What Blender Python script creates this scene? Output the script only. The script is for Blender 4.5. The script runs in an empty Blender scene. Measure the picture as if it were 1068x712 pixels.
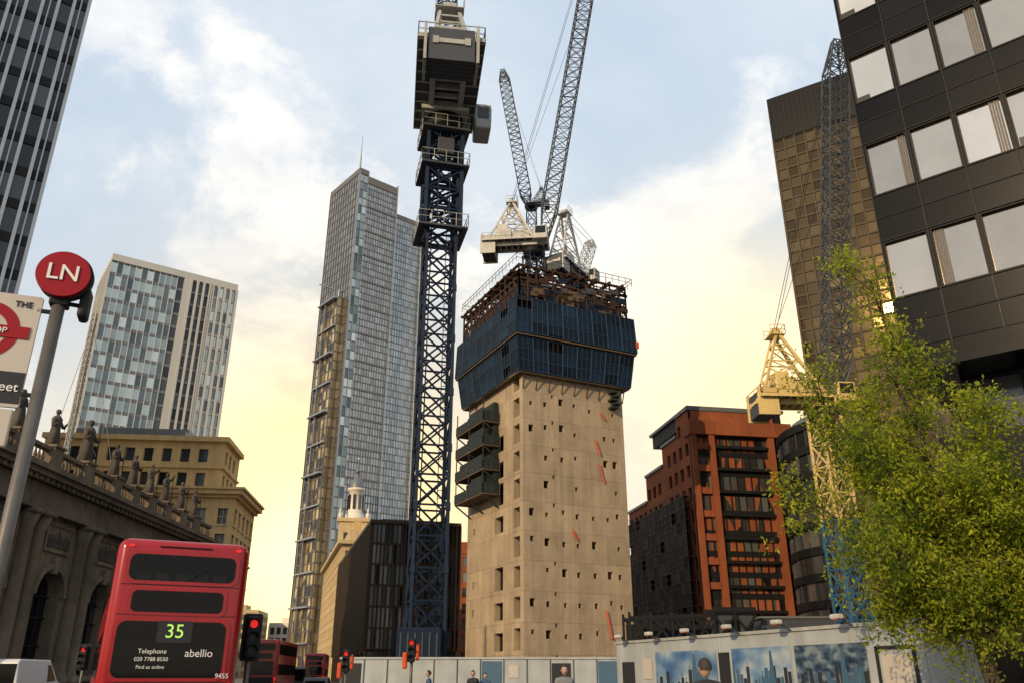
import bpy, bmesh, math, random
from mathutils import Vector, Matrix
R = random.Random(7)
rad = math.radians
scn = bpy.context.scene
scn.view_settings.view_transform = 'Standard'
scn.view_settings.look = 'None'
scn.view_settings.exposure = 0

# ------------------------------------------------------------------ materials
def newmat(name):
    m = bpy.data.materials.new(name); m.use_nodes = True
    nt = m.node_tree
    return m, nt, nt.nodes, nt.links, nt.nodes['Principled BSDF']

def pmat(name, col, rough=0.6, metal=0.0, amt=0.18, scale=3.0, big=0.12, bump=0.0, bscale=20.0, rnd=0.0,
         col2=None, streak=0.0, spec=0.5):
    """base colour broken up by two noises, vertical weather streaks and a per-face random value"""
    m, nt, N, L, b = newmat(name)
    tc = N.new('ShaderNodeTexCoord')
    n1 = N.new('ShaderNodeTexNoise'); n1.inputs['Scale'].default_value = scale; n1.inputs['Detail'].default_value = 5
    n2 = N.new('ShaderNodeTexNoise'); n2.inputs['Scale'].default_value = big; n2.inputs['Detail'].default_value = 3
    L.new(tc.outputs['Object'], n1.inputs['Vector']); L.new(tc.outputs['Object'], n2.inputs['Vector'])
    def math_(op, a, c):
        x = N.new('ShaderNodeMath'); x.operation = op
        for i, q in enumerate((a, c)):
            if isinstance(q, (int, float)): x.inputs[i].default_value = q
            else: L.new(q, x.inputs[i])
        return x.outputs[0]
    v = math_('MULTIPLY', math_('SUBTRACT', n1.outputs['Fac'], 0.5), amt * 2)
    v = math_('ADD', v, math_('MULTIPLY', math_('SUBTRACT', n2.outputs['Fac'], 0.5), amt * 2))
    if streak:
        mp = N.new('ShaderNodeMapping'); mp.inputs['Scale'].default_value = (1.6, 1.6, 0.08)
        L.new(tc.outputs['Object'], mp.inputs['Vector'])
        n3 = N.new('ShaderNodeTexNoise'); n3.inputs['Scale'].default_value = 1.0; n3.inputs['Detail'].default_value = 6
        L.new(mp.outputs[0], n3.inputs['Vector'])
        v = math_('ADD', v, math_('MULTIPLY', math_('SUBTRACT', n3.outputs['Fac'], 0.5), streak * 2))
    if rnd:
        at = N.new('ShaderNodeAttribute'); at.attribute_name = 'rnd'
        v = math_('ADD', v, math_('MULTIPLY', math_('SUBTRACT', at.outputs['Fac'], 0.5), rnd * 2))
    v = math_('ADD', v, 1.0)
    mx = N.new('ShaderNodeVectorMath'); mx.operation = 'SCALE'
    mx.inputs[0].default_value = col[:3]
    if col2:
        mm = N.new('ShaderNodeMix'); mm.data_type = 'RGBA'
        mm.inputs['A'].default_value = (*col[:3], 1); mm.inputs['B'].default_value = (*col2[:3], 1)
        if rnd:
            L.new(at.outputs['Fac'], mm.inputs['Factor'])
        else:
            L.new(n2.outputs['Fac'], mm.inputs['Factor'])
        L.new(mm.outputs['Result'], mx.inputs[0])
    L.new(v, mx.inputs['Scale'])
    L.new(mx.outputs[0], b.inputs['Base Color'])
    b.inputs['Roughness'].default_value = rough
    b.inputs['Metallic'].default_value = metal
    b.inputs['Specular IOR Level'].default_value = spec
    if bump:
        bp = N.new('ShaderNodeBump'); bp.inputs['Strength'].default_value = bump; bp.inputs['Distance'].default_value = 0.05
        nb = N.new('ShaderNodeTexNoise'); nb.inputs['Scale'].default_value = bscale; nb.inputs['Detail'].default_value = 4
        L.new(tc.outputs['Object'], nb.inputs['Vector']); L.new(nb.outputs['Fac'], bp.inputs['Height'])
        L.new(bp.outputs[0], b.inputs['Normal'])
    return m

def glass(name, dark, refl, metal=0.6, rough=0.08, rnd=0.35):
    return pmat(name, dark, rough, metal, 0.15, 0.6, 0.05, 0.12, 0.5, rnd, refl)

def emis(name, col, s):
    m, nt, N, L, b = newmat(name)
    b.inputs['Base Color'].default_value = (*[c * .3 for c in col], 1)
    b.inputs['Emission Color'].default_value = (*col, 1)
    b.inputs['Emission Strength'].default_value = s
    return m

M = {}
M['asphalt'] = pmat('asphalt', (.05, .05, .052), .9, 0, .2, 8, .1, .3, 60)
M['paving'] = pmat('paving', (.14, .13, .12), .85, 0, .2, 4, .2, .2, 30)
M['marking'] = pmat('road_marking', (.75, .74, .7), .7, 0, .2, 9)
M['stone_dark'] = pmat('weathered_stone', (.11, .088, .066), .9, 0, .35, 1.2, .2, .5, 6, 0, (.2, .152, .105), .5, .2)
M['stone_black'] = pmat('silhouette_stone', (.05, .043, .037), .9, 0, .4, 3, .4, .4, 6, 0, (.1, .082, .065), .4, .2)  # statue stone darkened to a silhouette; the shade is in the colour
M['stone_warm'] = pmat('warm_stone', (.52, .33, .13), .8, 0, .18, 1.0, .1, .3, 6, 0, (.62, .42, .18), .25)
M['stone_pale'] = pmat('pale_stone', (.48, .35, .18), .8, 0, .18, .8, .1, .2, 4, 0, (.54, .42, .24), .2)
M['white_stone'] = pmat('white_stone', (.7, .64, .54), .7, 0, .1)
M['win_dark'] = glass('dark_window', (.012, .013, .015), (.06, .065, .07), .15, .1, .5)
M['win_mid'] = glass('office_glass', (.03, .033, .035), (.16, .16, .145), .5, .1, .5)
M['glass_white_t'] = glass('tower_glass', (.12, .15, .16), (.42, .45, .4), .85, .12, .35)
M['glass_heron'] = glass('silver_glass', (.27, .29, .29), (.38, .39, .38), .8, .16, .1)
M['glass_glow'] = glass('glow_tinted_glass', (.42, .32, .15), (.66, .5, .26), .7, .18, .2)  # golden glow falling on this glass is put into its colour
M['glass_amber'] = glass('amber_glass', (.085, .055, .025), (.15, .098, .042), .85, .05, .15)
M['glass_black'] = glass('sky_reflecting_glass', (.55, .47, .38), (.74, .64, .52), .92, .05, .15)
M['white_fin'] = pmat('white_cladding', (.5, .48, .43), .45, 0, .1)
M['silver'] = pmat('silver_mullion', (.34, .34, .34), .35, .7, .15)
M['grey_metal'] = pmat('grey_metal', (.16, .165, .17), .5, .3, .15)
M['dark_metal'] = pmat('dark_metal', (.015, .015, .016), .55, .1, .2, spec=.2)
M['black_panel'] = pmat('black_cladding', (.0045, .0038, .0036), .22, .0, .35, .8, .2, .02, 1.0, .6, spec=.16)
M['brown_frame'] = pmat('bronze_frame', (.04, .025, .013), .55, .2, .2, spec=.3)
M['heron_frame'] = pmat('skyscraper_frame', (.17, .145, .12), .45, .4, .15)
M['brick'] = pmat('red_brick', (.20, .055, .024), .85, 0, .3, 6, .15, .3, 12, 0, (.32, .1, .04), .3, .2)
M['net'] = pmat('scaffold_netting', (.07, .05, .037), .9, 0, .4, 1.2, .3, .6, 3, .4, spec=.1)
M['blue_steel'] = pmat('blue_painted_steel', (.005, .015, .036), .6, 0, .35, 5, .4, spec=.2)
M['blue_steel2'] = pmat('light_blue_steel', (.03, .11, .21), .6, 0, .3, 5, .4, spec=.3)
M['cream_steel'] = pmat('cream_painted_steel', (.68, .51, .21), .5, 0, .2, 4, .5)
M['white_steel'] = pmat('white_painted_steel', (.34, .335, .31), .55, 0, .25, 4, .5, streak=.3)
M['white_steel2'] = pmat('white_crane_paint', (.48, .465, .42), .55, 0, .25, 4, .5, streak=.3)
M['steel_grey'] = pmat('grey_steel', (.06, .065, .075), .6, .1, .25, 4, spec=.3)
M['jib_grey'] = pmat('blue_grey_jib_steel', (.07, .085, .105), .6, .1, .25, 4, spec=.3)
M['screen'] = pmat('blue_formwork_screen', (.005, .015, .032), .6, 0, .4, 2, .3, .2, 8, .6, spec=.18)
M['screen_rib'] = pmat('screen_rib_steel', (.016, .036, .065), .6, 0, .3, 5, spec=.25)
M['rust'] = pmat('rusty_formwork_steel', (.05, .027, .018), .85, .0, .45, 3, .5, spec=.2)
M['ply'] = pmat('plywood', (.11, .07, .037), .85, 0, .35, 4)
M['red_paint'] = pmat('red_bus_paint', (.3, .005, .008), .22, 0, .12, 2, .5)
M['sign_red'] = pmat('sign_red', (.27, .003, .011), .5, 0, .05, spec=.25)
M['sign_white'] = pmat('sign_white', (.48, .43, .37), .45, 0, .08, streak=.08)
M['sign_dark'] = pmat('sign_dark', (.025, .025, .028), .45, 0, .1, spec=.3)
M['pole_grey'] = pmat('galvanised_pole', (.12, .11, .1), .5, .4, .3, 8)
M['bus_glass'] = pmat('tinted_bus_glass', (.003, .003, .004), .05, 0, .2, spec=.2)
M['rubber'] = pmat('rubber', (.02, .02, .02), .9)
M['led_green'] = emis('led_green', (.5, .85, .15), .8)
M['led_red'] = emis('lamp_red', (.8, .02, .015), .9)
M['led_amber'] = emis('lamp_amber', (.8, .22, .02), .5)
M['text_white'] = pmat('white_lettering', (.7, .7, .66), .5)
M['hoard'] = pmat('painted_hoarding', (.34, .36, .36), .6, 0, .2, 1.5, .5, streak=.3)
M['hoard_blue'] = pmat('blue_hoarding_panel', (.05, .11, .17), .5, 0, .15)
M['skin'] = pmat('skin', (.42, .26, .18), .55, 0, .06)
M['hair'] = pmat('hair', (.025, .018, .012), .7, 0, .3, 40)
M['cloth_dark'] = pmat('dark_cloth', (.02, .021, .026), .9, 0, .3, 20)
M['cloth_blue'] = pmat('blue_cloth', (.05, .1, .18), .9, 0, .3, 20)
M['cloth_grey'] = pmat('grey_cloth', (.2, .2, .2), .9, 0, .3, 20)
M['curtain'] = pmat('grey_curtain', (.17, .155, .135), .9, 0, .3, 5, spec=.1)
M['bark'] = pmat('bark', (.07, .052, .035), .9, 0, .4, 6, 1, .8, 25)
M['white_car'] = pmat('white_car_paint', (.6, .6, .6), .25, 0, .05)
M['silver_car'] = pmat('silver_car_paint', (.3, .31, .33), .25, .5, .05)
M['black_car'] = pmat('black_car_paint', (.02, .02, .022), .2, 0, .1)
M['green_net'] = pmat('green_platform_mesh', (.012, .02, .02), .85, 0, .3)
M['orange'] = pmat('orange_cover', (.6, .07, .015), .7, 0, .2)

def concrete():
    m, nt, N, L, b = newmat('cast_concrete')
    tc = N.new('ShaderNodeTexCoord'); sp = N.new('ShaderNodeSeparateXYZ'); L.new(tc.outputs['Object'], sp.inputs[0])
    def mt(op, a, c=0.0, d=0.0):
        x = N.new('ShaderNodeMath'); x.operation = op
        for i, q in enumerate((a, c, d)):
            if isinstance(q, (int, float)): x.inputs[i].default_value = q
            else: L.new(q, x.inputs[i])
        return x.outputs[0]
    fz = mt('FRACT', mt('DIVIDE', sp.outputs['Z'], 3.9))
    linez = mt('LESS_THAN', fz, .025)
    s = mt('ADD', mt('MULTIPLY', sp.outputs['X'], .899 - .438), mt('MULTIPLY', sp.outputs['Y'], .438 + .899))
    lines = mt('LESS_THAN', mt('FRACT', mt('DIVIDE', s, 2.4)), .02)
    cell = N.new('ShaderNodeTexWhiteNoise'); cell.noise_dimensions = '2D'
    cb = N.new('ShaderNodeCombineXYZ')
    L.new(mt('FLOOR', mt('DIVIDE', s, 2.4)), cb.inputs[0]); L.new(mt('FLOOR', mt('DIVIDE', sp.outputs['Z'], 3.9)), cb.inputs[1])
    L.new(cb.outputs[0], cell.inputs['Vector'])
    du = mt('SUBTRACT', mt('FRACT', mt('DIVIDE', s, 1.2)), .5); dz = mt('SUBTRACT', mt('FRACT', mt('DIVIDE', sp.outputs['Z'], 1.3)), .5)
    hole = mt('LESS_THAN', mt('ADD', mt('MULTIPLY', du, du), mt('MULTIPLY', dz, dz)), .0035)
    n = N.new('ShaderNodeTexNoise'); n.inputs['Scale'].default_value = .35; n.inputs['Detail'].default_value = 9; n.inputs['Roughness'].default_value = .68
    L.new(tc.outputs['Object'], n.inputs['Vector'])
    mp = N.new('ShaderNodeMapping'); mp.inputs['Scale'].default_value = (1.2, 1.2, .07); L.new(tc.outputs['Object'], mp.inputs['Vector'])
    n3 = N.new('ShaderNodeTexNoise'); n3.inputs['Scale'].default_value = 1.2; n3.inputs['Detail'].default_value = 8; L.new(mp.outputs[0], n3.inputs['Vector'])
    v = mt('ADD', .1, mt('MULTIPLY', n.outputs['Fac'], 1.0))
    v = mt('ADD', v, mt('MULTIPLY', n3.outputs['Fac'], .75))
    v = mt('SUBTRACT', v, mt('MULTIPLY', mt('MAXIMUM', linez, mt('MULTIPLY', lines, .6)), .28))
    v = mt('SUBTRACT', v, mt('MULTIPLY', hole, .35))
    v = mt('ADD', v, mt('MULTIPLY', cell.outputs['Value'], .2))
    sc = N.new('ShaderNodeVectorMath'); sc.operation = 'SCALE'; sc.inputs[0].default_value = (.345, .262, .17)
    L.new(v, sc.inputs['Scale']); L.new(sc.outputs[0], b.inputs['Base Color']); b.inputs['Roughness'].default_value = .85
    bp = N.new('ShaderNodeBump'); bp.inputs['Strength'].default_value = .4; L.new(n.outputs['Fac'], bp.inputs['Height']); L.new(bp.outputs[0], b.inputs['Normal'])
    return m
M['concrete'] = concrete()

def leafmat():
    m, nt, N, L, b = newmat('spring_leaves')
    at = N.new('ShaderNodeAttribute'); at.attribute_name = 'rnd'
    cr = N.new('ShaderNodeValToRGB'); cr.color_ramp.elements[0].color = (.07, .13, .01, 1); cr.color_ramp.elements[1].color = (.46, .48, .035, 1)
    L.new(at.outputs['Fac'], cr.inputs[0])
    tr = N.new('ShaderNodeBsdfTranslucent'); mx = N.new('ShaderNodeMixShader'); mx.inputs[0].default_value = .5
    L.new(cr.outputs[0], b.inputs['Base Color']); L.new(cr.outputs[0], tr.inputs[0]); b.inputs['Roughness'].default_value = .7; b.inputs['Specular IOR Level'].default_value = .2
    out = N['Material Output']
    L.new(b.outputs[0], mx.inputs[1]); L.new(tr.outputs[0], mx.inputs[2]); L.new(mx.outputs[0], out.inputs[0])
    return m
M['leaf'] = leafmat()

# ------------------------------------------------------------------ mesh helpers
class Fr:
    def __init__(s, x, y, deg, z=0.0):
        s.x, s.y, s.deg, s.z = x, y, deg, z
        s.c, s.s = math.cos(rad(deg)), math.sin(rad(deg))
    def p(s, u, v, z):
        return Vector((s.x + u * s.c - v * s.s, s.y + u * s.s + v * s.c, s.z + z))
    def left(s, depth):
        q = s.p(0, depth, 0); return Fr(q.x, q.y, s.deg - 90, s.z)
    def right(s, L):
        q = s.p(L, 0, 0); return Fr(q.x, q.y, s.deg + 90, s.z)
    def off(s, u, v=0.0, z=0.0):
        q = s.p(u, v, 0); return Fr(q.x, q.y, s.deg, s.z + z)

class MB:
    def __init__(self, name, mats, smooth=()):
        self.name, self.mats, self.smooth = name, mats, smooth
        self.d = {}
        self.extra = []
    def g(self, part):
        if part not in self.d: self.d[part] = ([], [], [])
        return self.d[part]
    def poly(self, part, pts, rnd=None):
        V, F, A = self.g(part); n = len(V)
        V.extend([tuple(p) for p in pts]); F.append(tuple(range(n, n + len(pts)))); A.append(R.random() if rnd is None else rnd)
    def mesh(self, part, verts, faces, rnd=None):
        V, F, A = self.g(part); n = len(V)
        V.extend([tuple(p) for p in verts]); r = R.random() if rnd is None else rnd
        for f in faces: F.append(tuple(i + n for i in f)); A.append(r)
    def box(self, part, fr, u0, u1, v0, v1, z0, z1, rnd=None):
        P = [fr.p(u, v, z) for z in (z0, z1) for u, v in ((u0, v0), (u1, v0), (u1, v1), (u0, v1))]
        self.mesh(part, P, [(3, 2, 1, 0), (4, 5, 6, 7), (0, 1, 5, 4), (1, 2, 6, 5), (2, 3, 7, 6), (3, 0, 4, 7)], rnd)
    def rbox(self, part, fr, u0, u1, v0, v1, z0, z1, r=.1, seg=3):
        bm = bmesh.new(); bmesh.ops.create_cube(bm, size=1)
        for v in bm.verts:
            v.co = Vector(((u0 + u1) / 2 + v.co.x * (u1 - u0), (v0 + v1) / 2 + v.co.y * (v1 - v0), (z0 + z1) / 2 + v.co.z * (z1 - z0)))
        bmesh.ops.bevel(bm, geom=bm.edges[:], offset=r, segments=seg, profile=.5, affect='EDGES')
        bm.verts.index_update()
        self.mesh(part, [fr.p(*v.co) for v in bm.verts], [tuple(v.index for v in f.verts) for f in bm.faces]); bm.free()
    def beam(self, part, a, b, w, h=None):
        a, b = Vector(a), Vector(b); d = b - a
        if d.length < 1e-6: return
        h = h or w; d.normalize()
        up = Vector((0, 0, 1)) if abs(d.z) < .95 else Vector((0, 1, 0))
        s = d.cross(up).normalized(); t = s.cross(d)
        P = []
        for q in (a, b):
            for i, j in ((-1, -1), (1, -1), (1, 1), (-1, 1)): P.append(q + s * i * w / 2 + t * j * h / 2)
        self.mesh(part, P, [(3, 2, 1, 0), (4, 5, 6, 7), (0, 1, 5, 4), (1, 2, 6, 5), (2, 3, 7, 6), (3, 0, 4, 7)])
    def tube(self, part, a, b, r0, r1=None, n=10, caps=True):
        a, b = Vector(a), Vector(b); d = (b - a)
        if d.length < 1e-6: return
        d.normalize(); r1 = r0 if r1 is None else r1
        up = Vector((0, 0, 1)) if abs(d.z) < .9 else Vector((1, 0, 0))
        s = d.cross(up).normalized(); t = s.cross(d); P = []
        for q, r in ((a, r0), (b, r1)):
            for i in range(n):
                an = 2 * math.pi * i / n; P.append(q + s * math.cos(an) * r + t * math.sin(an) * r)
        F = [(i, (i + 1) % n, n + (i + 1) % n, n + i) for i in range(n)]
        if caps: F += [tuple(range(n - 1, -1, -1)), tuple(range(n, 2 * n))]
        self.mesh(part, P, F)
    def lathe(self, part, c, prof, n=16):
        P = []; c = Vector(c)
        for r, z in prof:
            for i in range(n):
                an = 2 * math.pi * i / n; P.append(c + Vector((r * math.cos(an), r * math.sin(an), z)))
        F = []
        for k in range(len(prof) - 1):
            for i in range(n): F.append((k * n + i, k * n + (i + 1) % n, (k + 1) * n + (i + 1) % n, (k + 1) * n + i))
        F.append(tuple(range((len(prof) - 1) * n, len(prof) * n)))
        self.mesh(part, P, F)
    def rpanel(self, part, fr, uc, zc, w, h, r, v, th=.02, n=5):
        pts = []
        for cx, cz, a0 in ((uc + w / 2 - r, zc + h / 2 - r, 0), (uc - w / 2 + r, zc + h / 2 - r, 90), (uc - w / 2 + r, zc - h / 2 + r, 180), (uc + w / 2 - r, zc - h / 2 + r, 270)):
            for i in range(n + 1):
                a = rad(a0 + 90 * i / n); pts.append((cx + r * math.cos(a), cz + r * math.sin(a)))
        k = len(pts)
        P = [fr.p(u, v - th, z) for u, z in pts] + [fr.p(u, v, z) for u, z in pts]
        self.mesh(part, P, [tuple(range(k - 1, -1, -1))] + [(i, (i + 1) % k, k + (i + 1) % k, k + i) for i in range(k)])
    def grid(self, fr, L, z0, z1, nb, nf, pw, ph, pane, pier, trans=None, dp=.3, dt=None, tilt=.012, u0=0.0):
        trans = trans or pier; dt = dp - .04 if dt is None else dt
        bw = (L - u0) / nb; fh = (z1 - z0) / nf
        for j in range(nf):
            for i in range(nb):
                a, b_ = u0 + i * bw, u0 + (i + 1) * bw; za, zb = z0 + j * fh, z0 + (j + 1) * fh
                t = [R.uniform(-tilt, tilt) for _ in range(3)]
                self.poly(pane, [fr.p(a, t[0], za), fr.p(b_, t[1], za), fr.p(b_, t[1] + t[2], zb), fr.p(a, t[0] + t[2], zb)])
        if pw:
            for i in range(nb + 1):
                c = u0 + i * bw; self.box(pier, fr, c - pw / 2, c + pw / 2, -dp, .03, z0, z1)
        if ph:
            for j in range(nf + 1):
                c = z0 + j * fh; self.box(trans, fr, u0, L, -dt, .03, c - ph / 2, c + ph / 2)
    def wall(self, part, fr, L, z0, z1, ops, depth, back, reveal=None, v=0.0):
        reveal = reveal or part
        us = sorted({0.0, L} | {o[0] for o in ops} | {o[1] for o in ops}); zs = sorted({z0, z1} | {o[2] for o in ops} | {o[3] for o in ops})
        for i in range(len(us) - 1):
            for j in range(len(zs) - 1):
                a, b_, c, d = us[i], us[i + 1], zs[j], zs[j + 1]
                mu, mz = (a + b_) / 2, (c + d) / 2
                if any(o[0] < mu < o[1] and o[2] < mz < o[3] for o in ops): continue
                self.poly(part, [fr.p(a, v, c), fr.p(b_, v, c), fr.p(b_, v, d), fr.p(a, v, d)], .5)
        for a, b_, c, d in [o[:4] for o in ops]:
            e = v + depth
            self.poly(back, [fr.p(a, e, c), fr.p(b_, e, c), fr.p(b_, e, d), fr.p(a, e, d)])
            self.poly(reveal, [fr.p(a, v, c), fr.p(a, v, d), fr.p(a, e, d), fr.p(a, e, c)], .5)
            self.poly(reveal, [fr.p(b_, v, d), fr.p(b_, v, c), fr.p(b_, e, c), fr.p(b_, e, d)], .5)
            self.poly(reveal, [fr.p(a, v, c), fr.p(a, e, c), fr.p(b_, e, c), fr.p(b_, v, c)], .5)
            self.poly(reveal, [fr.p(a, e, d), fr.p(a, v, d), fr.p(b_, v, d), fr.p(b_, e, d)], .5)
    def arch(self, part, fr, a, b, ztop, v=0.0, depth=.5, n=10):
        r = (b - a) / 2; c = (a + b) / 2; zc = ztop - r
        for sgn in (-1, 1):
            arc = [(c + sgn * r * math.cos(rad(90 * i / n)), zc + r * math.sin(rad(90 * i / n))) for i in range(n + 1)]
            cor = (c + sgn * r, ztop)
            for i in range(n):
                self.poly(part, [fr.p(arc[i][0], v, arc[i][1]), fr.p(arc[i + 1][0], v, arc[i + 1][1]), fr.p(cor[0], v, cor[1])], .5)
                self.poly(part, [fr.p(arc[i][0], v, arc[i][1]), fr.p(arc[i + 1][0], v, arc[i + 1][1]), fr.p(arc[i + 1][0], v + depth, arc[i + 1][1]), fr.p(arc[i][0], v + depth, arc[i][1])], .5)
    def lattice(self, part, a, b, w0, w1, n, rc, rb, side=None, style='X'):
        a, b = Vector(a), Vector(b); d = (b - a).normalized()
        s = Vector(side) if side else Vector((1, 0, 0))
        s = (s - d * s.dot(d)).normalized(); t = d.cross(s)
        def c(k):
            f = k / n; q = a.lerp(b, f); w = (w0 + (w1 - w0) * f) / 2
            return [q + s * w * i + t * w * j for i, j in ((-1, -1), (1, -1), (1, 1), (-1, 1))]
        prev = c(0)
        for k in range(1, n + 1):
            cur = c(k)
            for i in range(4):
                self.beam(part, prev[i], cur[i], rc)
                j = (i + 1) % 4
                if style == 'X' or k % 2 == 0: self.beam(part, cur[i], cur[j], rb)
                if style == 'X' or (k % 2 == 0): self.beam(part, prev[i], cur[j], rb)
                if style == 'X' or (k % 2 == 1): self.beam(part, prev[j], cur[i], rb)
            prev = cur
    def rail(self, part, pts, h=1.1, post=1.5, w=.05):
        for a, b in zip(pts[:-1], pts[1:]):
            a, b = Vector(a), Vector(b); n = max(1, int((b - a).length / post)); up = Vector((0, 0, h))
            for k in range(n + 1):
                q = a.lerp(b, k / n); self.beam(part, q, q + up, w)
            self.beam(part, a + up, b + up, w); self.beam(part, a + up * .5, b + up * .5, w * .8)
    def finish(self, loc=None):
        allv = [v for p in self.d.values() for v in p[0]]
        if loc is None:
            xs = [v[0] for v in allv]; ys = [v[1] for v in allv]; zs = [v[2] for v in allv]
            loc = Vector(((min(xs) + max(xs)) / 2, (min(ys) + max(ys)) / 2, min(zs)))
        loc = Vector(loc)
        e = bpy.data.objects.new(self.name, None); e.location = loc; e.empty_display_size = .5
        scn.collection.objects.link(e)
        for part, (V, F, A) in self.d.items():
            me = bpy.data.meshes.new(part); me.from_pydata(V, [], F)
            at = me.attributes.new('rnd', 'FLOAT', 'FACE'); at.data.foreach_set('value', A)
            me.materials.append(self.mats[part])
            if part in self.smooth: me.polygons.foreach_set('use_smooth', [True] * len(F))
            me.update()
            o = bpy.data.objects.new(part, me); scn.collection.objects.link(o)
            o.parent = e; o.matrix_parent_inverse = Matrix.Translation(-loc)
        for o in self.extra:
            o.parent = e; o.matrix_parent_inverse = Matrix.Translation(-loc)
        return e

def text(body, fr, u, v, z, size, mat, name, align='CENTER', off=0.0):
    cu = bpy.data.curves.new(name, 'FONT'); cu.body = body; cu.size = size; cu.align_x = align; cu.align_y = 'CENTER'; cu.extrude = .004; cu.offset = off
    cu.materials.append(mat)
    o = bpy.data.objects.new(name, cu); scn.collection.objects.link(o)
    o.location = fr.p(u, v, z); o.rotation_euler = (rad(90), 0, rad(fr.deg))
    return o

# ------------------------------------------------------------------ ground and streets
def sheet(name, pts, z, mat, h=0.0):
    me = bpy.data.meshes.new(name); n = len(pts)
    if h:
        V = [(x, y, 0) for x, y in pts] + [(x, y, h) for x, y in pts]
        F = [tuple(range(n, 2 * n))] + [(i, (i + 1) % n, n + (i + 1) % n, n + i) for i in range(n)]
    else:
        V = [(x, y, z) for x, y in pts]; F = [tuple(range(n))]
    me.from_pydata(V, [], F); me.materials.append(mat)
    o = bpy.data.objects.new(name, me); scn.collection.objects.link(o); return o
sheet('ground', [(-3000, -3000), (3000, -3000), (3000, 3000), (-3000, 3000)], 0, M['paving'])
sheet('road', [(-4, -60), (2.4, -60), (2.4, 9), (3.0, 24), (-5, 44), (-12, 60), (-20, 128), (-60, 300), (-110, 600), (-130, 600), (-80, 300), (-36, 128), (-27, 60), (-26, 30), (-22, 14), (-4, 7)], .004, M['asphalt'])
sheet('pavement', [(-30, -40), (-2.0, -40), (-2.0, 5.2), (-3.5, 6.6), (-21, 12.5), (-30, 12.5)], 0, M['paving'], .12)
sheet('pavement', [(-31.9, 28), (-27.8, 28), (-28.5, 62), (-36.5, 128), (-47, 128), (-33, 87), (-31.9, 80)], 0, M['paving'], .12)
for k in range(22):
    y = 20 + k * 5.0; x = -10.0 - (y - 20) * .16
    sheet('lane_marking', [(x, y), (x + .12, y), (x - .35, y + 2.5), (x - .47, y + 2.5)], .008, M['marking'])
for k in range(9):
    sheet('lane_marking', [(-3 + k * .62, 11 + .05 * k), (-2.65 + k * .62, 11 + .05 * k), (-2.65 + k * .62, 13.4 + .05 * k), (-3 + k * .62, 13.4 + .05 * k)], .008, M['marking'])

# ------------------------------------------------------------------ classical stone hall with roof statues
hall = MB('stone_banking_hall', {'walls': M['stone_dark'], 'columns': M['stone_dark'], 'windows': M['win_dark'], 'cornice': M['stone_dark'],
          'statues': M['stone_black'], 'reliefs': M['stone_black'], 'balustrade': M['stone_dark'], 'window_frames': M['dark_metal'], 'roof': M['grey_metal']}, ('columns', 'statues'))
f = Fr(-32, 32.5, 90); HL = 54.0; bay = 7.4
ops = []
for k in range(7):
    c = bay * k + bay / 2
    ops += [(c - 1.75, c + 1.75, 1.6, 8.4), ]
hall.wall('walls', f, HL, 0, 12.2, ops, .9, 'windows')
for o in ops:
    hall.arch('walls', f, o[0], o[1], 8.4, 0, .9)
    c = (o[0] + o[1]) / 2
    for i in range(12):
        a0, a1 = rad(180 * i / 12), rad(180 * (i + 1) / 12)
        hall.beam('walls', f.p(c + 1.95 * math.cos(a0), -.1, 6.65 + 1.95 * math.sin(a0)), f.p(c + 1.95 * math.cos(a1), -.1, 6.65 + 1.95 * math.sin(a1)), .38, .38)
    hall.box('walls', f, c - .3, c + .3, -.35, 0, 8.1, 9.2)
    for q in (-.6, .6): hall.box('window_frames', f, c + q - .06, c + q + .06, .7, .85, 1.6, 8.2)
    for zz in (3.4, 5.2, 6.6): hall.box('window_frames', f, c - 1.75, c + 1.75, .72, .83, zz, zz + .12)
    hall.box('walls', f, c - 2.1, c + 2.1, -.35, 0, 1.2, 1.6)
    hall.wall('walls', f.off(c - 1.8, -.16), 3.6, 9.5, 11.5, [(.25, 3.35, 9.75, 11.25)], .1, 'walls')
    for q in range(7):
        uu = c - 1.25 + q * .42; hh = .8 + R.random() * .35
        hall.lathe('statues', f.p(uu, -.08, 9.85), [(.17, 0), (.13, hh * .4), (.16, hh * .7), (.07, hh * .8), (.09, hh * .92), (.02, hh)], 7)
for k in range(8):
    for dq in ((-.75, .75) if k else (0, .75)):
        u = bay * k + dq
        if u > HL - .5: continue
        q = f.p(u, -.25, 0)
        hall.box('columns', f, u - .62, u + .62, -.95, 0, .9, 1.5)
        hall.lathe('columns', q, [(.62, 1.5), (.55, 1.7), (.5, 1.9), (.5, 4), (.43, 10.6), (.5, 10.7), (.46, 10.8), (.7, 11.5)], 18)
        hall.box('columns', f, u - .68, u + .68, -.98, 0, 11.5, 11.8)
for (z0, z1, d) in ((0, .9, .5), (11.8, 12.6, .75), (12.6, 13.5, .6), (13.5, 13.8, .95), (13.8, 14.15, 1.35), (14.15, 14.5, 1.6)):
    hall.box('cornice', f, -1, HL + d * .6, -d, 3, z0, z1)
for i in range(int(HL / .7)):
    hall.box('cornice', f, i * .7, i * .7 + .35, -1.15, -.6, 13.5, 13.78)
for i in range(int(HL / .45)):
    q = f.p(i * .45 + .2, -.3, 0)
    if i % 4: hall.lathe('balustrade', q, [(.08, 14.9), (.15, 15.2), (.06, 15.6), (.1, 15.8)], 6)
hall.box('balustrade', f, 0, HL, -.55, 0, 14.5, 14.9); hall.box('balustrade', f, 0, HL, -.55, 0, 15.8, 16.05)
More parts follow.
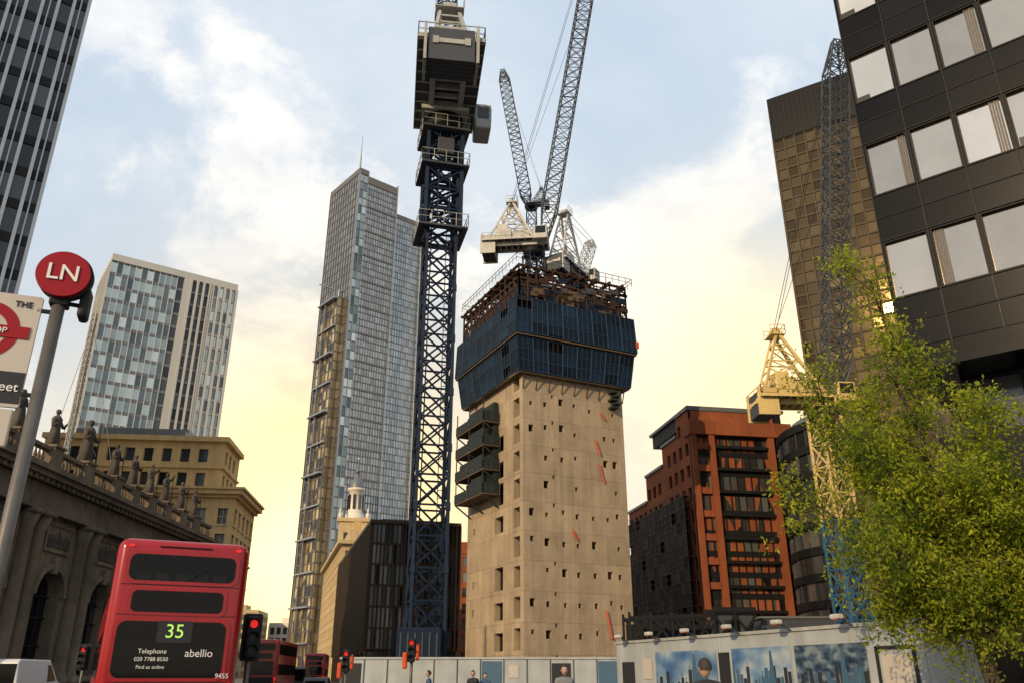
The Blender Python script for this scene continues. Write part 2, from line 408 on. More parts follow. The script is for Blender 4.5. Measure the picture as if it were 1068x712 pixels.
def statue(mb, part, fr, u, z, h, sd):
    rr = random.Random(sd); q = fr.p(u, -.1, z)
    k = h / 3.0
    mb.lathe(part, q, [(.5 * k, 0), (.55 * k, .1 * k), (.4 * k, .6 * k), (.36 * k, 1.1 * k), (.3 * k, 1.5 * k), (.36 * k, 1.9 * k), (.4 * k, 2.2 * k), (.26 * k, 2.42 * k), (.11 * k, 2.5 * k), (.11 * k, 2.56 * k),
                        (.17 * k, 2.66 * k), (.2 * k, 2.8 * k), (.15 * k, 2.95 * k), (.03, 3.0 * k)], 10)
    sh = q + Vector((0, .4 * k, 2.2 * k)); sh2 = q + Vector((0, -.4 * k, 2.2 * k))
    el = sh + Vector((.25 * k, .25 * k, rr.choice((-.6, -.5, .2)) * k)); mb.tube(part, sh, el, .15 * k, .11 * k, 7); mb.tube(part, el, el + Vector((.3 * k, -.1 * k, rr.uniform(0, .6) * k)), .11 * k, .08 * k, 7)
    el = sh2 + Vector((.15 * k, -.22 * k, -.65 * k)); mb.tube(part, sh2, el, .15 * k, .11 * k, 7); mb.tube(part, el, el + Vector((.3 * k, .1 * k, .2 * k)), .11 * k, .08 * k, 7)
    for s_ in (-1, 1):
        mb.tube(part, q + Vector((.2 * k, s_ * .25 * k, 0)), q + Vector((.1 * k, s_ * .18 * k, 1.6 * k)), .26 * k, .18 * k, 7)
    if rr.random() < .5: mb.tube(part, q + Vector((.5 * k, .6 * k, 0)), q + Vector((.4 * k, .6 * k, 2.9 * k)), .05 * k, .04 * k, 5)
for k, y in enumerate((50.6, 55, 59.6, 64.3, 67.8, 71.2, 74.6, 78.4, 81.9)):
    u = y - 32.5
    hall.box('balustrade', f, u - .6, u + .6, -.75, .1, 14.5, 16.1)
    hall.box('balustrade', f, u - .72, u + .72, -.87, .2, 16.1, 16.25)
    statue(hall, 'statues', f, u, 16.25, 2.7 if k != 2 else 3.3, k)
fr_ = f.right(HL)
hall.wall('walls', fr_, 18, 0, 14.5, [(2 + 4 * k, 4 + 4 * k, 2, 8) for k in range(4)], .5, 'windows')
hall.box('roof', f, 0, HL - .01, 3, 18, 14, 15.2)
hall.wall('walls', Fr(-50, 32.4, 0), 18, 0, 14.5, [(2 + 4 * k, 4 + 4 * k, 2, 8) for k in range(4)], .5, 'windows')
hall.finish()

am = MB('antenna_mast', {'mast': M['grey_metal'], 'guy_wires': M['grey_metal']})
am.lattice('mast', (-39.2, 70, 15.2), (-39.2, 70, 33), .35, .35, 30, .06, .04)
for dx, dy in ((-4, 3), (4, 3), (3, -5)):
    for zz in (24, 32): am.beam('guy_wires', (-39.2, 70, zz), (-39.2 + dx, 70 + dy, 15.2), .035)
am.finish()

# ------------------------------------------------------------------ striped dark tower (far left)
t = MB('striped_office_tower', {'glazing': M['win_dark'], 'piers': M['silver'], 'spandrels': M['dark_metal'], 'core_walls': M['dark_metal']})
f = Fr(-75.1, 57.8, 35)
t.grid(f, 30, 0, 150, 20, 38, .34, 1.1, 'glazing', 'piers', 'spandrels', .6, .12)
t.box('core_walls', f, 0, 30, .1, 24, 0, 150)
for i in range(20):
    if i % 2: t.box('piers', f, i * 1.5 + .62, i * 1.5 + .76, -.35, 0, 0, 150)
t.finish()

# ------------------------------------------------------------------ white and glass tower
t = MB('white_glass_tower', {'glazing': M['glass_white_t'], 'mullions': M['white_fin'], 'fins': M['white_fin'], 'dark_bays': M['win_dark'], 'core_walls': M['grey_metal'], 'transoms': M['grey_metal']})
f = Fr(-110.5, 200, 35); H = 109.4
t.grid(f, 17.6, 0, H - 2, 11, 28, .2, .9, 'glazing', 'mullions', 'transoms', .25, .1)
t.grid(f.off(17.6), 1.8, 0, H - 2, 1, 28, .0, .8, 'dark_bays', 'mullions', 'transoms', .2, .1)
t.box('fins', f, 19.4, 21.4, -.5, 1, 0, H - 2)
t.grid(f.off(21.4), 5.4, 0, H - 2, 3, 28, .6, .8, 'dark_bays', 'fins', 'transoms', .8, .25)
t.box('fins', f, 26.8, 27.6, -.8, 1, 0, H - 2)
t.grid(f.off(27.6), 6.9, 0, H - 2, 4, 28, .6, .8, 'glazing', 'fins', 'mullions', .8, .25)
t.box('mullions', f, -.1, 34.6, -.5, 20, H - 2, H)
t.box('core_walls', f, .02, 34.48, .1, 20, 0, H - 2)
t.grid(f.left(20), 20, 0, H - 2, 13, 28, .16, .8, 'glazing', 'mullions', 'transoms', .25, .1)
t.finish()

# ------------------------------------------------------------------ ochre stone office building
t = MB('ochre_stone_building', {'walls': M['stone_warm'], 'windows': M['win_dark'], 'cornices': M['stone_warm'], 'sills': M['stone_pale'], 'roof': M['grey_metal']})
f = Fr(-66, 108, 6); L = 28.4
def ashlar(tb, f, L, n, zf, depth=.45, hh=2.1, ww=1.25):
    bw = L / n; o = []
    for zz in zf:
        for i in range(n): o.append((bw * (i + .5) - ww / 2, bw * (i + .5) + ww / 2, zz, zz + hh))
    tb.wall('walls', f, L, 0, zf[-1] + hh + 1.4, o, depth, 'windows')
    for a, b_, c, d in o:
        tb.box('sills', f, a - .15, b_ + .15, -.18, .0, c - .22, c)
        tb.box('sills', f, a - .1, b_ + .1, -.12, .0, d, d + .2)
        tb.box('sills', f, (a + b_) / 2 - .04, (a + b_) / 2 + .04, depth - .1, depth - .02, c, d)
        tb.box('sills', f, a, b_, depth - .09, depth - .03, (c + d) / 2, (c + d) / 2 + .08)
zf = [1.5, 5.6, 9.4, 13.2, 17, 20.4]
ashlar(t, f, L, 10, zf); ashlar(t, f.right(L), 14, 5, zf)
for (z0, z1, d) in ((23.9, 24.3, .5), (24.3, 24.9, 1.1), (24.9, 25.2, 1.4), (16.1, 16.4, .25), (4.6, 5, .3)):
    t.box('cornices', f, -.2, L + d, -d, 14, z0, z1)
f2 = f.off(1.0, 2.6); L2 = 24.5
o = [(1.0 + 2.5 * i, 2.3 + 2.5 * i, zz, zz + 1.9) for zz in (26.0, 29.4) for i in range(9)]
t.wall('walls', f2, L2, 25.2, 32.3, o, .4, 'windows'); t.wall('walls', f2.right(L2), 10, 25.2, 32.3, [(a, b, c, d) for a, b, c, d in o if b < 9.6], .4, 'windows')
t.box('cornices', f2, -.3, L2 + .6, -.6, 10, 32.3, 33.0); t.box('cornices', f2, -.1, L2 + .3, -.3, 10, 28.5, 28.8)
t.box('roof', f2, 6, 18, 4, 10, 33.0, 35.2)
for i in range(3): t.box('roof', f2, 3 + i * 7, 4.2 + i * 7, 2, 3.2, 33, 34.4)
for i in range(8): t.box('cornices', f2, 1.5 + i * 2.6, 2.2 + i * 2.6, -.4, .1, 25.2, 25.9)
t.box('walls', f, .05, L - .6, .6, 13.9, 0, 24)
t.box('walls', f2, .05, L2 - .6, .6, 9.9, 25, 32.2)
t.finish()

# ------------------------------------------------------------------ stepped skyscraper
t = MB('stepped_glass_skyscraper', {'glazing': M['glass_heron'], 'glow_glazing': M['glass_glow'], 'mullions': M['heron_frame'], 'floor_bands': M['heron_frame'], 'bracing': M['silver'], 'core_walls': M['steel_grey'], 'mast': M['silver'], 'light_bays': M['glass_white_t']})
f = Fr(-66, 300, 40)
t.grid(f, 4.2, 0, 203, 2, 52, .18, .5, 'light_bays', 'bracing', 'floor_bands', .3, .15)
t.grid(f, 19.3, 0, 200, 13, 68, .16, .45, 'glazing', 'mullions', 'floor_bands', .25, .18, u0=4.2)
t.box('core_walls', f, .05, 19.2, .1, 26, 0, 200)
t.box('floor_bands', f, 4.2, 19.3, -.2, 26, 200, 203)
t.grid(f.left(26), 26, 0, 203, 12, 52, .2, .7, 'glazing', 'mullions', 'floor_bands', .3, .15)
f3 = f.off(19.3, 1.5)
t.grid(f3, 14.5, 0, 189, 12, 64, .14, .4, 'glazing', 'bracing', 'floor_bands', .25, .15)
t.box('floor_bands', f3, 0, 14.5, -.25, 24, 189, 191)
t.box('core_walls', f3, .05, 14.4, .1, 24, 0, 189)
f4 = Fr(*f.p(-3.0, 4.0, 0)[:2], 40)
t.box('core_walls', f4, 0, 3, .1, 14, 0, 144)
t.grid(f4, 3, 0, 144, 2, 37, .2, .6, 'glow_glazing', 'mullions', 'floor_bands', .3, .15)
t.grid(f4.left(14), 14, 0, 144, 5, 37, .2, .6, 'glow_glazing', 'mullions', 'floor_bands', .3, .15)
fl = f4.left(14)
for k in range(12):
    o = .9 if k % 2 else 0
    t.box('bracing', fl, -.3, 14, -1.0 - o, 0.0, k * 12 + 11.4, k * 12 + 12)
    t.box('bracing', fl, 4 + o, 4.4 + o, -1.1, 0, k * 12, k * 12 + 12)
for k in range(17): t.box('floor_bands', f, 4.2, 19.3, -.36, 0, k * 11.76 + 11.2, k * 11.76 + 11.76)
for u in (0, 19.2, 33.7): t.box('bracing', f, u - .2, u + .2, -.6, .5, 0, 204 if u < 20 else 191)
t.box('mullions', f, -.3, 4.4, -.4, 26, 203, 205.5)
t.tube('mast', f.p(3, 6, 204), f.p(3, 6, 216), .55, .4, 8); t.tube('mast', f.p(3, 6, 216), f.p(3, 6, 228), .3, .08, 8)
t.beam('mast', f4.p(1, 2, 144), f4.p(1, 2, 148), .5); t.beam('mast', f4.p(3, 2, 148), f4.p(-7, 4, 149), .4)
t.finish()

# ------------------------------------------------------------------ finned dark block
t = MB('bronze_finned_building', {'glazing': M['win_dark'], 'fins': M['brown_frame'], 'roof': M['grey_metal'], 'core_walls': M['brown_frame'], 'shopfront': M['win_dark']})
f = Fr(-21.8, 130, 16)
t.grid(f, 14, 5, 23.8, 22, 6, .16, .3, 'glazing', 'fins', 'fins', .55, .2)
fl = f.left(59)
t.grid(fl, 59, 5, 23.8, 60, 6, .2, .3, 'glazing', 'fins', 'fins', .6, .2)
t.grid(fl, 59, 0, 5, 12, 1, .5, .5, 'shopfront', 'fins', 'fins', .3, .2); t.grid(f, 14, 0, 5, 4, 1, .5, .5, 'shopfront', 'fins', 'fins', .3, .2)
t.box('core_walls', f, .1, 13.9, .1, 59, 0, 23.7); t.box('roof', f, 2, 12, 6, 40, 23.8, 25.6)
t.box('fins', f, -.6, 14, -.6, 59, 23.8, 24.3)
t.finish()

t = MB('pale_stone_terrace', {'walls': M['stone_pale'], 'windows': M['win_dark'], 'sills': M['stone_warm'], 'cornices': M['stone_pale']})
f = Fr(*Fr(-21.8, 130, 16).p(0, 59.5, 0)[:2], 16); fl = f.left(60)
ashlar(t, fl, 60, 18, [1.5, 5.6, 9.6, 13.6, 17.6, 21.6, 25.4]); ashlar(t, f, 14, 5, [1.5, 5.6, 9.6, 13.6, 17.6, 21.6, 25.4])
t.box('cornices', f, -1, 14, -1, 60, 28.9, 29.7); t.box('cornices', f, 2, 13, 5, 55, 29.7, 33)
for k in range(6): t.box('sills', f, 3 + (k % 2) * 5, 4.5 + (k % 2) * 5, 6 + k * 8, 8 + k * 8, 33, 35.5)
t.box('walls', f, 0.6, 14, .6, 60, 0, 28.9)
t.finish()

# ------------------------------------------------------------------ church tower with lantern
t = MB('church_tower', {'tower': M['stone_pale'], 'belfry_openings': M['win_dark'], 'lantern': M['white_stone'], 'dome': M['grey_metal']}, ('lantern', 'dome'))
f = Fr(-48, 228, 8)
t.wall('tower', f, 8, 0, 41, [(1.5, 3.2, 33, 38), (4.8, 6.5, 33, 38)], .6, 'belfry_openings'); t.wall('tower', f.left(8), 8, 0, 41, [(3, 5, 33, 38)], .6, 'belfry_openings'); t.wall('tower', f.right(8), 8, 0, 41, [(3, 5, 33, 38)], .6, 'belfry_openings')
t.box('tower', f, -.5, 8.5, -.5, 8.5, 41, 42); t.box('tower', f, -.3, 8.3, -.3, 8.3, 30.5, 31.1)
for u in (0.2, 7.8):
    for v in (.2, 7.8): t.lathe('lantern', f.p(u, v, 0), [(.5, 42), (.6, 43), (.2, 43.6), (.35, 44.2), (.02, 45)], 8)
c = f.p(4, 4, 0)
t.lathe('lantern', c, [(2.7, 42), (2.7, 43.4), (2.0, 43.8), (2.0, 50.2), (2.5, 50.4), (2.5, 50.9), (1.9, 51)], 16)
for i in range(8):
    a = i * math.pi / 4; q = c + Vector((2.05 * math.cos(a), 2.05 * math.sin(a), 0))
    t.tube('belfry_openings', q + Vector((0, 0, 45)), q + Vector((0, 0, 49)), .42, .42, 6)
t.lathe('dome', c, [(2.0, 51), (1.9, 52.2), (1.4, 53.4), (.7, 54.2), (.6, 55.6), (.8, 55.7), (.45, 56.6), (.1, 57.4), (.08, 61)], 16)
t.lathe('lantern', c, [(.02, 59.4), (.4, 59.8), (.02, 60.2)], 8)
t.finish()

# ------------------------------------------------------------------ distant buildings
def simple_block(name, fr, L, D, H, nb, nf, wallm, winm, pw=.9, ph=1.4):
    t = MB(name, {'walls': wallm, 'windows': winm})
    t.grid(fr, L, 0, H, nb, nf, pw, ph, 'windows', 'walls', 'walls', .3)
    t.grid(fr.left(D), D, 0, H, max(2, int(nb * D / L)), nf, pw, ph, 'windows', 'walls', 'walls', .3)
    t.grid(fr.right(L), D, 0, H, max(2, int(nb * D / L)), nf, pw, ph, 'windows', 'walls', 'walls', .3)
    t.box('walls', fr, -.2, L + .2, -.4, D, H, H + 1.2); t.box('walls', fr, .1, L - .1, .1, D, 0, H)
    t.box('walls', fr, L * .3, L * .6, 3, D * .6, H + 1.2, H + 3.4)
    t.finish()
simple_block('distant_office_block', Fr(-118, 350, 5), 14, 20, 25, 6, 7, M['stone_pale'], M['win_mid'])
simple_block('distant_office_block', Fr(-104, 370, -5), 14, 20, 21, 5, 5, M['white_stone'], M['win_mid'])
simple_block('distant_office_block', Fr(-90, 390, 0), 16, 20, 27, 5, 7, M['brick'], M['win_mid'])
simple_block('distant_office_block', Fr(-76, 400, 10), 20, 20, 22, 7, 6, M['stone_warm'], M['win_mid'])
simple_block('distant_office_block', Fr(-132, 330, 0), 14, 20, 17, 6, 5, M['stone_warm'], M['win_mid'])
simple_block('red_brick_block', Fr(-24, 205, 0), 26, 20, 29, 9, 8, M['brick'], M['win_mid'])
simple_block('grey_office_block', Fr(6, 200, 0), 40, 20, 24, 14, 7, M['stone_pale'], M['win_mid'])

# ------------------------------------------------------------------ concrete core under construction
t = MB('concrete_core_tower', {'walls': M['concrete'], 'openings': M['dark_metal'], 'screens': M['screen'], 'screen_ribs': M['screen_rib'], 'formwork_steel': M['rust'], 'decks': M['ply'],
       'platforms': M['green_net'], 'braces': M['orange'], 'handrails': M['steel_grey'], 'bundles': M['ply']})
f = Fr(1.5, 110, 26); UL, VL, CZ = 16.8, 19.0, 44.0
rr = random.Random(11); ops = []
for j in range(11):
    zb = 2.0 + j * 3.9
    for i, u in enumerate((1.3, 3.6, 6.2, 8.4, 11.0, 13.4, 15.0)):
        if rr.random() < .72 and zb < 40:
            w = rr.choice((.45, .55, .8)); dz = rr.choice((0, 0, .5)); ops.append((u - w / 2, u + w / 2, zb + dz, zb + dz + w * 1.3))
    if rr.random() < .75: ops.append((4.6, 4.95, zb + 1.4, zb + 1.9))
t.wall('walls', f, UL, 0, CZ, ops, .9, 'openings')
ops = []
for j in range(11):
    zb = .6 + j * 3.9
    ops.append((VL - 2.9, VL - 1.0, zb, zb + 2.7))
    if j < 9 and rr.random() < .8: ops.append((VL - 9, VL - 6.2, zb, zb + (2.3 if j % 3 else 3.1)))
    if rr.random() < .6: ops.append((2.2, 2.9, zb + .9, zb + 1.9))
t.wall('walls', f.left(VL), VL, 0, CZ, ops, .9, 'openings')
t.box('walls', f, 1.0, UL - .01, 1.0, VL, 0, CZ)
def corner(o, z): return [f.p(-o, -o, z), f.p(UL + o, -o, z), f.p(UL + o, VL + o, z), f.p(-o, VL + o, z)]
def screen_ring(z0, o0, z1, o1, ns):
    A, B = corner(o0, z0), corner(o1, z1)
    for s_ in range(4):
        a0, a1, b0, b1 = A[s_], A[(s_ + 1) % 4], B[s_], B[(s_ + 1) % 4]
        for k in range(ns):
            x0, x1 = k / ns + .005, (k + 1) / ns - .005
            for h0, h1 in ((0, .32), (.35, .65), (.68, 1)):
                jz = Vector((0, 0, rr.uniform(-.3, .3) if h0 == 0 else 0))
                if rr.random() < .04: continue
                t.poly('screens', [a0.lerp(b0, h0).lerp(a1.lerp(b1, h0), x0) + jz, a0.lerp(b0, h0).lerp(a1.lerp(b1, h0), x1) + jz, a0.lerp(b0, h1).lerp(a1.lerp(b1, h1), x1), a0.lerp(b0, h1).lerp(a1.lerp(b1, h1), x0)])
        for k in range(ns * 3 + 1):
            x = k / (ns * 3); t.beam('screen_ribs', a0.lerp(a1, x), b0.lerp(b1, x), .07 if k % 3 else .18)
        for h in (0, .33, .66, 1): t.beam('screen_ribs', a0.lerp(b0, h), a1.lerp(b1, h), .12)
screen_ring(41.8, 1.0, 46.6, 1.55, 8)
screen_ring(47.2, 1.95, 52.8, 1.75, 8)
t.box('decks', f, -1.9, UL + 1.9, -1.9, VL + 1.9, 46.8, 47.0); t.box('decks', f, -.9, UL + .9, -.9, VL + .9, 41.5, 41.7)
t.box('decks', f, -1.6, UL + 1.6, -1.6, VL + 1.6, 52.5, 52.7)
t.box('formwork_steel', f, -.4, UL + .4, -.4, VL + .4, 44.1, 52.4)
for k in range(9):
    u = k * UL / 8; t.beam('formwork_steel', f.p(u, -.1, 39.4), f.p(u, -.8, 41.5), .12)
for s_ in range(4):
    A, B = corner(1.0, 52.7)[s_], corner(1.0, 52.7)[(s_ + 1) % 4]; n = 13
    for k in range(n + 1):
        q = A.lerp(B, k / n); hgt = rr.choice((4.2, 5.4, 5.9, 5.9))
        t.beam('formwork_steel', q, q + Vector((0, 0, hgt)), .26)
        if k < n:
            q2 = A.lerp(B, (k + 1) / n); t.beam('formwork_steel', q + Vector((0, 0, .4)), q2 + Vector((0, 0, 3.6)), .14)
            t.beam('handrails', q + Vector((0, 0, 3.8)), q2 + Vector((0, 0, .6)), .1)
            if rr.random() < .5: t.poly('screens', [q + Vector((0, 0, .3)), q2 + Vector((0, 0, .3)), q2 + Vector((0, 0, 2.4)), q + Vector((0, 0, 2.4))])
    for zz, w in ((1.2, .12), (2.4, .2), (3.6, .3), (4.9, .14), (5.7, .32)): t.beam('formwork_steel', A + Vector((0, 0, zz)), B + Vector((0, 0, zz)), w)
t.box('formwork_steel', f, 1.0, UL - 1.0, 1.0, VL - 1.0, 52.7, 57.0)
for k in range(8):
    u = k * UL / 7; t.beam('formwork_steel', f.p(u, -2.0, 58.2), f.p(u, VL + 2.0, 58.2), .35, .5)
for k in range(9):
    v = k * VL / 8; t.beam('formwork_steel', f.p(-2.0, v, 57.6), f.p(UL + 2.0, v, 57.6), .3, .4)
t.rail('handrails', [f.p(-1.8, -1.8, 58.5), f.p(UL + 1.8, -1.8, 58.5), f.p(UL + 1.8, VL, 58.5), f.p(-1.8, VL, 58.5), f.p(-1.8, -1.8, 58.5)], 1.3, 1.2, .07)
t.box('decks', f, -1, 6, 2, 12, 58.5, 58.7)
for k in range(50):
    u, v = rr.uniform(0, UL), rr.uniform(0, VL); t.beam('formwork_steel', f.p(u, v, 58.5), f.p(u, v, 58.5 + rr.uniform(.5, 2.6)), .12)
for k in range(60):
    u = rr.uniform(0, UL); zz = rr.uniform(53, 57); w = rr.uniform(.5, 2)
    t.box(rr.choice(('decks', 'formwork_steel', 'handrails', 'screens')), f, u, u + w, -1.25, -.9, zz, zz + rr.uniform(.2, 1))
for k in range(3):
    t.box('braces', f, UL + 1.8, UL + 2.2, -2.2 + k * 4, -1.9 + k * 4, 48 + k * .4, 49.0)
fl = f.left(VL)
for zz in (25.5, 29, 32.6, 36.2):
    t.box('decks', fl, 1.0, 11.5, -2.7, 0, zz, zz + .25)
    t.rail('handrails', [fl.p(1, 0, zz + .25), fl.p(1, -2.7, zz + .25), fl.p(11.5, -2.7, zz + .25), fl.p(11.5, 0, zz + .25)], 1.3, 1.1, .1)
    t.box('platforms', fl, 1.2, 5.5, -2.75, -2.7, zz + .2, zz + 1.6); t.box('platforms', fl, 6.5, 11.3, -2.75, -2.7, zz + .2, zz + 2.3)
    t.box('platforms', fl, 11.5, 11.55, -2.6, -.2, zz + .2, zz + 1.7)
    t.box('platforms', fl, 1.2, 11.2, -.9, -.2, zz + .3, zz + 3.3)  # added dark block behind each platform, standing in for recess shade
    for q in (1.2, 6, 11.3):
        t.beam('platforms', fl.p(q, -2.6, zz), fl.p(q, 0, zz - 1.8), .18); t.beam('platforms', fl.p(q, -2.6, zz), fl.p(q, -2.6, zz + 3.6), .16)
t.box('platforms', fl, 6.5, 11, -2.4, -.95, 25.8, 28.4); t.box('platforms', fl, 1.5, 7, -2.2, -.95, 29.5, 31.6); t.box('platforms', fl, 5, 10.5, -2.3, -.95, 33, 35.6)
for (u, z0, z1) in ((11.7, 33.2, 31), (12.2, 29.6, 27), (12.8, 37.5, 36.4), (7.5, 20, 18.6), (15.6, 8, 5.4), (12.4, 9.6, 6)):
    t.beam('braces', f.p(u, -.2, z0), f.p(u + .7, -.25, z1), .16)
for k in range(5): t.box('platforms', f, 14.3 + (k % 2) * .5, 15.4 + (k % 2) * .4, -1.2, 0, 38.2 + k * .6, 38.5 + k * .6)
t.finish()

# ------------------------------------------------------------------ cranes
def luffing_crane(name, x, y, zbase, zslew, mw, seg, az_deg, elev, jl, jw, s, mastm, mastm2, bodym, jibm, jibw_style='X', mastrot=0, zsplit=None, collar=None, jibseg=26, collarm=None, peak=(-4.6, 9.2), bulk=False):
    collarm = collarm or bodym
    t = MB(name, {'mast': mastm, 'upper_mast': mastm2, 'deck': bodym, 'machinery_house': bodym, 'a_frame': bodym, 'jib': jibm, 'counterweights': M['steel_grey'], 'cab': bodym, 'cab_glass': M['win_dark'],
                  'handrails': bodym, 'ropes': M['dark_metal'], 'slew_ring': M['dark_metal'], 'climbing_collar': collarm, 'collar_frame': mastm, 'underside': M['steel_grey']}, ('slew_ring',))
    side = (math.cos(rad(mastrot)), math.sin(rad(mastrot)), 0)
    zs = zsplit or zslew
    t.lattice('mast', (x, y, zbase), (x, y, zs), mw, mw, max(2, int((zs - zbase) / seg)), mw * .1, mw * .055, side)
    for k in range(int((zs - zbase) / (seg * 2)) + 1):
        zz = zbase + k * seg * 2
        for a in range(4):
            c, sn = math.cos(rad(mastrot + 45 + 90 * a)) * mw * .707, math.sin(rad(mastrot + 45 + 90 * a)) * mw * .707
            t.beam('mast', (x + c, y + sn, zz - .25), (x + c, y + sn, zz + .25), mw * .14)
    lx, ly = x + mw * .25, y - mw * .2
    t.beam('mast', (lx, ly, zbase), (lx, ly, zslew), .05); t.beam('mast', (lx + .4, ly, zbase), (lx + .4, ly, zslew), .05)
    for k in range(int((zslew - zbase) / .5)): t.beam('mast', (lx, ly, zbase + k * .5), (lx + .4, ly, zbase + k * .5), .04)
    t.tube('ropes', (x - mw * .3, y, zbase), (x - mw * .3, y, zslew), .05, .05, 6)
    if zs < zslew:
        t.lattice('upper_mast', (x, y, zs), (x, y, zslew), mw, mw, max(2, int((zslew - zs) / seg)), mw * .1, mw * .06, side)
    fm = Fr(x, y, mastrot)
    if collar:
        z0, z1 = collar
        t.lattice('collar_frame', (x, y, z0), (x, y, z1), mw * 1.24, mw * 1.24, 5, mw * .13, mw * .07, side)
        for zz in (z0, z0 + (z1 - z0) * .62, z1):
            w = mw * .86
            t.box('climbing_collar', fm, -w, w, -w, -w * .7, zz, zz + .15); t.box('climbing_collar', fm, -w, w, w * .7, w, zz, zz + .15)
            t.box('climbing_collar', fm, -w, -w * .7, -w * .68, w * .68, zz, zz + .15); t.box('climbing_collar', fm, w * .7, w, -w * .68, w * .68, zz, zz + .15)
            t.rail('handrails', [fm.p(-w, -w, zz + .15), fm.p(w, -w, zz + .15), fm.p(w, w, zz + .15), fm.p(-w, w, zz + .15), fm.p(-w, -w, zz + .15)], 1.0, .8, .04)
        t.rbox('climbing_collar', fm, -mw * .3, mw * .3, -mw * .8, -mw * .66, z1 - 2.2, z1 - .8, .05, 2)
        for k in range(4): t.beam('collar_frame', fm.p((-.62 + .41 * k) * mw, -.64 * mw, z0 + .5), fm.p((-.62 + .41 * k) * mw, -.64 * mw, z1), .08)
    t.tube('slew_ring', (x, y, zslew - .3 * s), (x, y, zslew + .9 * s), mw * .62, mw * .72, 20)
    t.tube('slew_ring', (x, y, zslew + .9 * s), (x, y, zslew + 1.3 * s), 1.5 * s, 1.5 * s, 20)
    f = Fr(x, y, az_deg, zslew + 1.3 * s)
    t.box('deck', f, -8.2 * s, 2.6 * s, -1.3 * s, -.9 * s, 0, .6 * s); t.box('deck', f, -8.2 * s, 2.6 * s, .9 * s, 1.3 * s, 0, .6 * s)
    for k in range(12): t.box('deck', f, (-8.2 + k * .95) * s, (-8.0 + k * .95) * s, -.88 * s, .88 * s, .08 * s, .45 * s)
    t.box('underside', f, -8.0 * s, 2.4 * s, -2.3 * s, 2.3 * s, .62 * s, .72 * s)
    for k in range(10): t.box('deck', f, (-7.9 + k * 1.12) * s, (-7.8 + k * 1.12) * s, -2.28 * s, 2.28 * s, .5 * s, .61 * s)
    t.box('deck', f, -8.0 * s, 2.4 * s, -2.36 * s, -2.3 * s, .55 * s, .9 * s); t.box('deck', f, -8.0 * s, 2.4 * s, 2.3 * s, 2.36 * s, .55 * s, .9 * s); t.box('deck', f, -8.06 * s, -8.0 * s, -2.3 * s, 2.3 * s, .55 * s, .9 * s)
    t.box('deck', f, -1.6 * s, 1.8 * s, -1.8 * s, 1.8 * s, -.35 * s, -.02)
    P = [f.p(-8 * s, -2.3 * s, .72 * s), f.p(2.4 * s, -2.3 * s, .72 * s), f.p(2.4 * s, 2.3 * s, .72 * s), f.p(-8 * s, 2.3 * s, .72 * s), f.p(-8 * s, -2.3 * s, .72 * s)]
    t.rail('handrails', P, 1.15 * max(s, .7), 1.1, .06 * max(s, .8))
    t.rbox('machinery_house', f, -5.9 * s, -3.4 * s, -1.7 * s, 1.7 * s, .75 * s, 2.9 * s, .12 * s, 2)
    if bulk:
        t.rbox('machinery_house', f, -3.3 * s, -.6 * s, .3 * s, 2.2 * s, .75 * s, 3.6 * s, .12 * s, 2); t.box('cab_glass', f, -3.0 * s, -1.0 * s, 2.2 * s, 2.24 * s, 1.6 * s, 2.6 * s)
        t.rbox('machinery_house', f, -5.6 * s, -4.0 * s, -1.2 * s, 1.2 * s, 2.9 * s, 4.0 * s, .08 * s, 2)
        for k in range(8): t.box('counterweights', f, (-5.92) * s, (-5.89) * s, (-1.4 + k * .36) * s, (-1.2 + k * .36) * s, 1.2 * s, 2.5 * s)
    t.tube('machinery_house', f.p(-2.5 * s, -1.3 * s, 1.5 * s), f.p(-2.5 * s, 1.3 * s, 1.5 * s), .7 * s, .7 * s, 16)
    t.tube('counterweights', f.p(-2.5 * s, -1.0 * s, 1.5 * s), f.p(-2.5 * s, 1.0 * s, 1.5 * s), .75 * s, .75 * s, 16)
    t.tube('machinery_house', f.p(-1.0 * s, -1.2 * s, 1.3 * s), f.p(-1.0 * s, 1.2 * s, 1.3 * s), .5 * s, .5 * s, 16)
    for k in range(5): t.box('counterweights', f, (-8.1 + k * .42) * s, (-7.73 + k * .42) * s, -1.6 * s, 1.6 * s, -1.3 * s, 1.4 * s)
    t.box('deck', f, -8.3 * s, -5.9 * s, -1.9 * s, -1.7 * s, -1.5 * s, 1.7 * s); t.box('deck', f, -8.3 * s, -5.9 * s, 1.7 * s, 1.9 * s, -1.5 * s, 1.7 * s)
    px_, pz_ = peak; pk = (px_ * s, pz_ * s)
    A_ = {}
    for sd in (-1, 1):
        a0, a1 = f.p(-7.4 * s, sd * 1.3 * s, .7 * s), f.p(pk[0], sd * .7 * s, pk[1]); b0 = f.p(.4 * s, sd * 1.3 * s, .7 * s)
        t.beam('a_frame', a0, a1, .26 * s); t.beam('a_frame', b0, a1, .34 * s)
        for h0, h1 in ((.0, .3), (.3, .55), (.55, .8)):
            t.beam('a_frame', a0.lerp(a1, h1), b0.lerp(a1, h1), .14 * s); t.beam('a_frame', a0.lerp(a1, h0), b0.lerp(a1, h1), .12 * s); t.beam('a_frame', b0.lerp(a1, h0), a0.lerp(a1, h1), .12 * s)
        A_[sd] = (a0, b0, a1)
    for h in (.2, .4, .6, .8, 1): t.beam('a_frame', A_[-1][0].lerp(A_[-1][2], h), A_[1][0].lerp(A_[1][2], h), .14 * s); t.beam('a_frame', A_[-1][1].lerp(A_[-1][2], h), A_[1][1].lerp(A_[1][2], h), .14 * s)
    t.tube('a_frame', f.p(pk[0], -.5 * s, pk[1]), f.p(pk[0], .5 * s, pk[1]), .55 * s, .55 * s, 14)
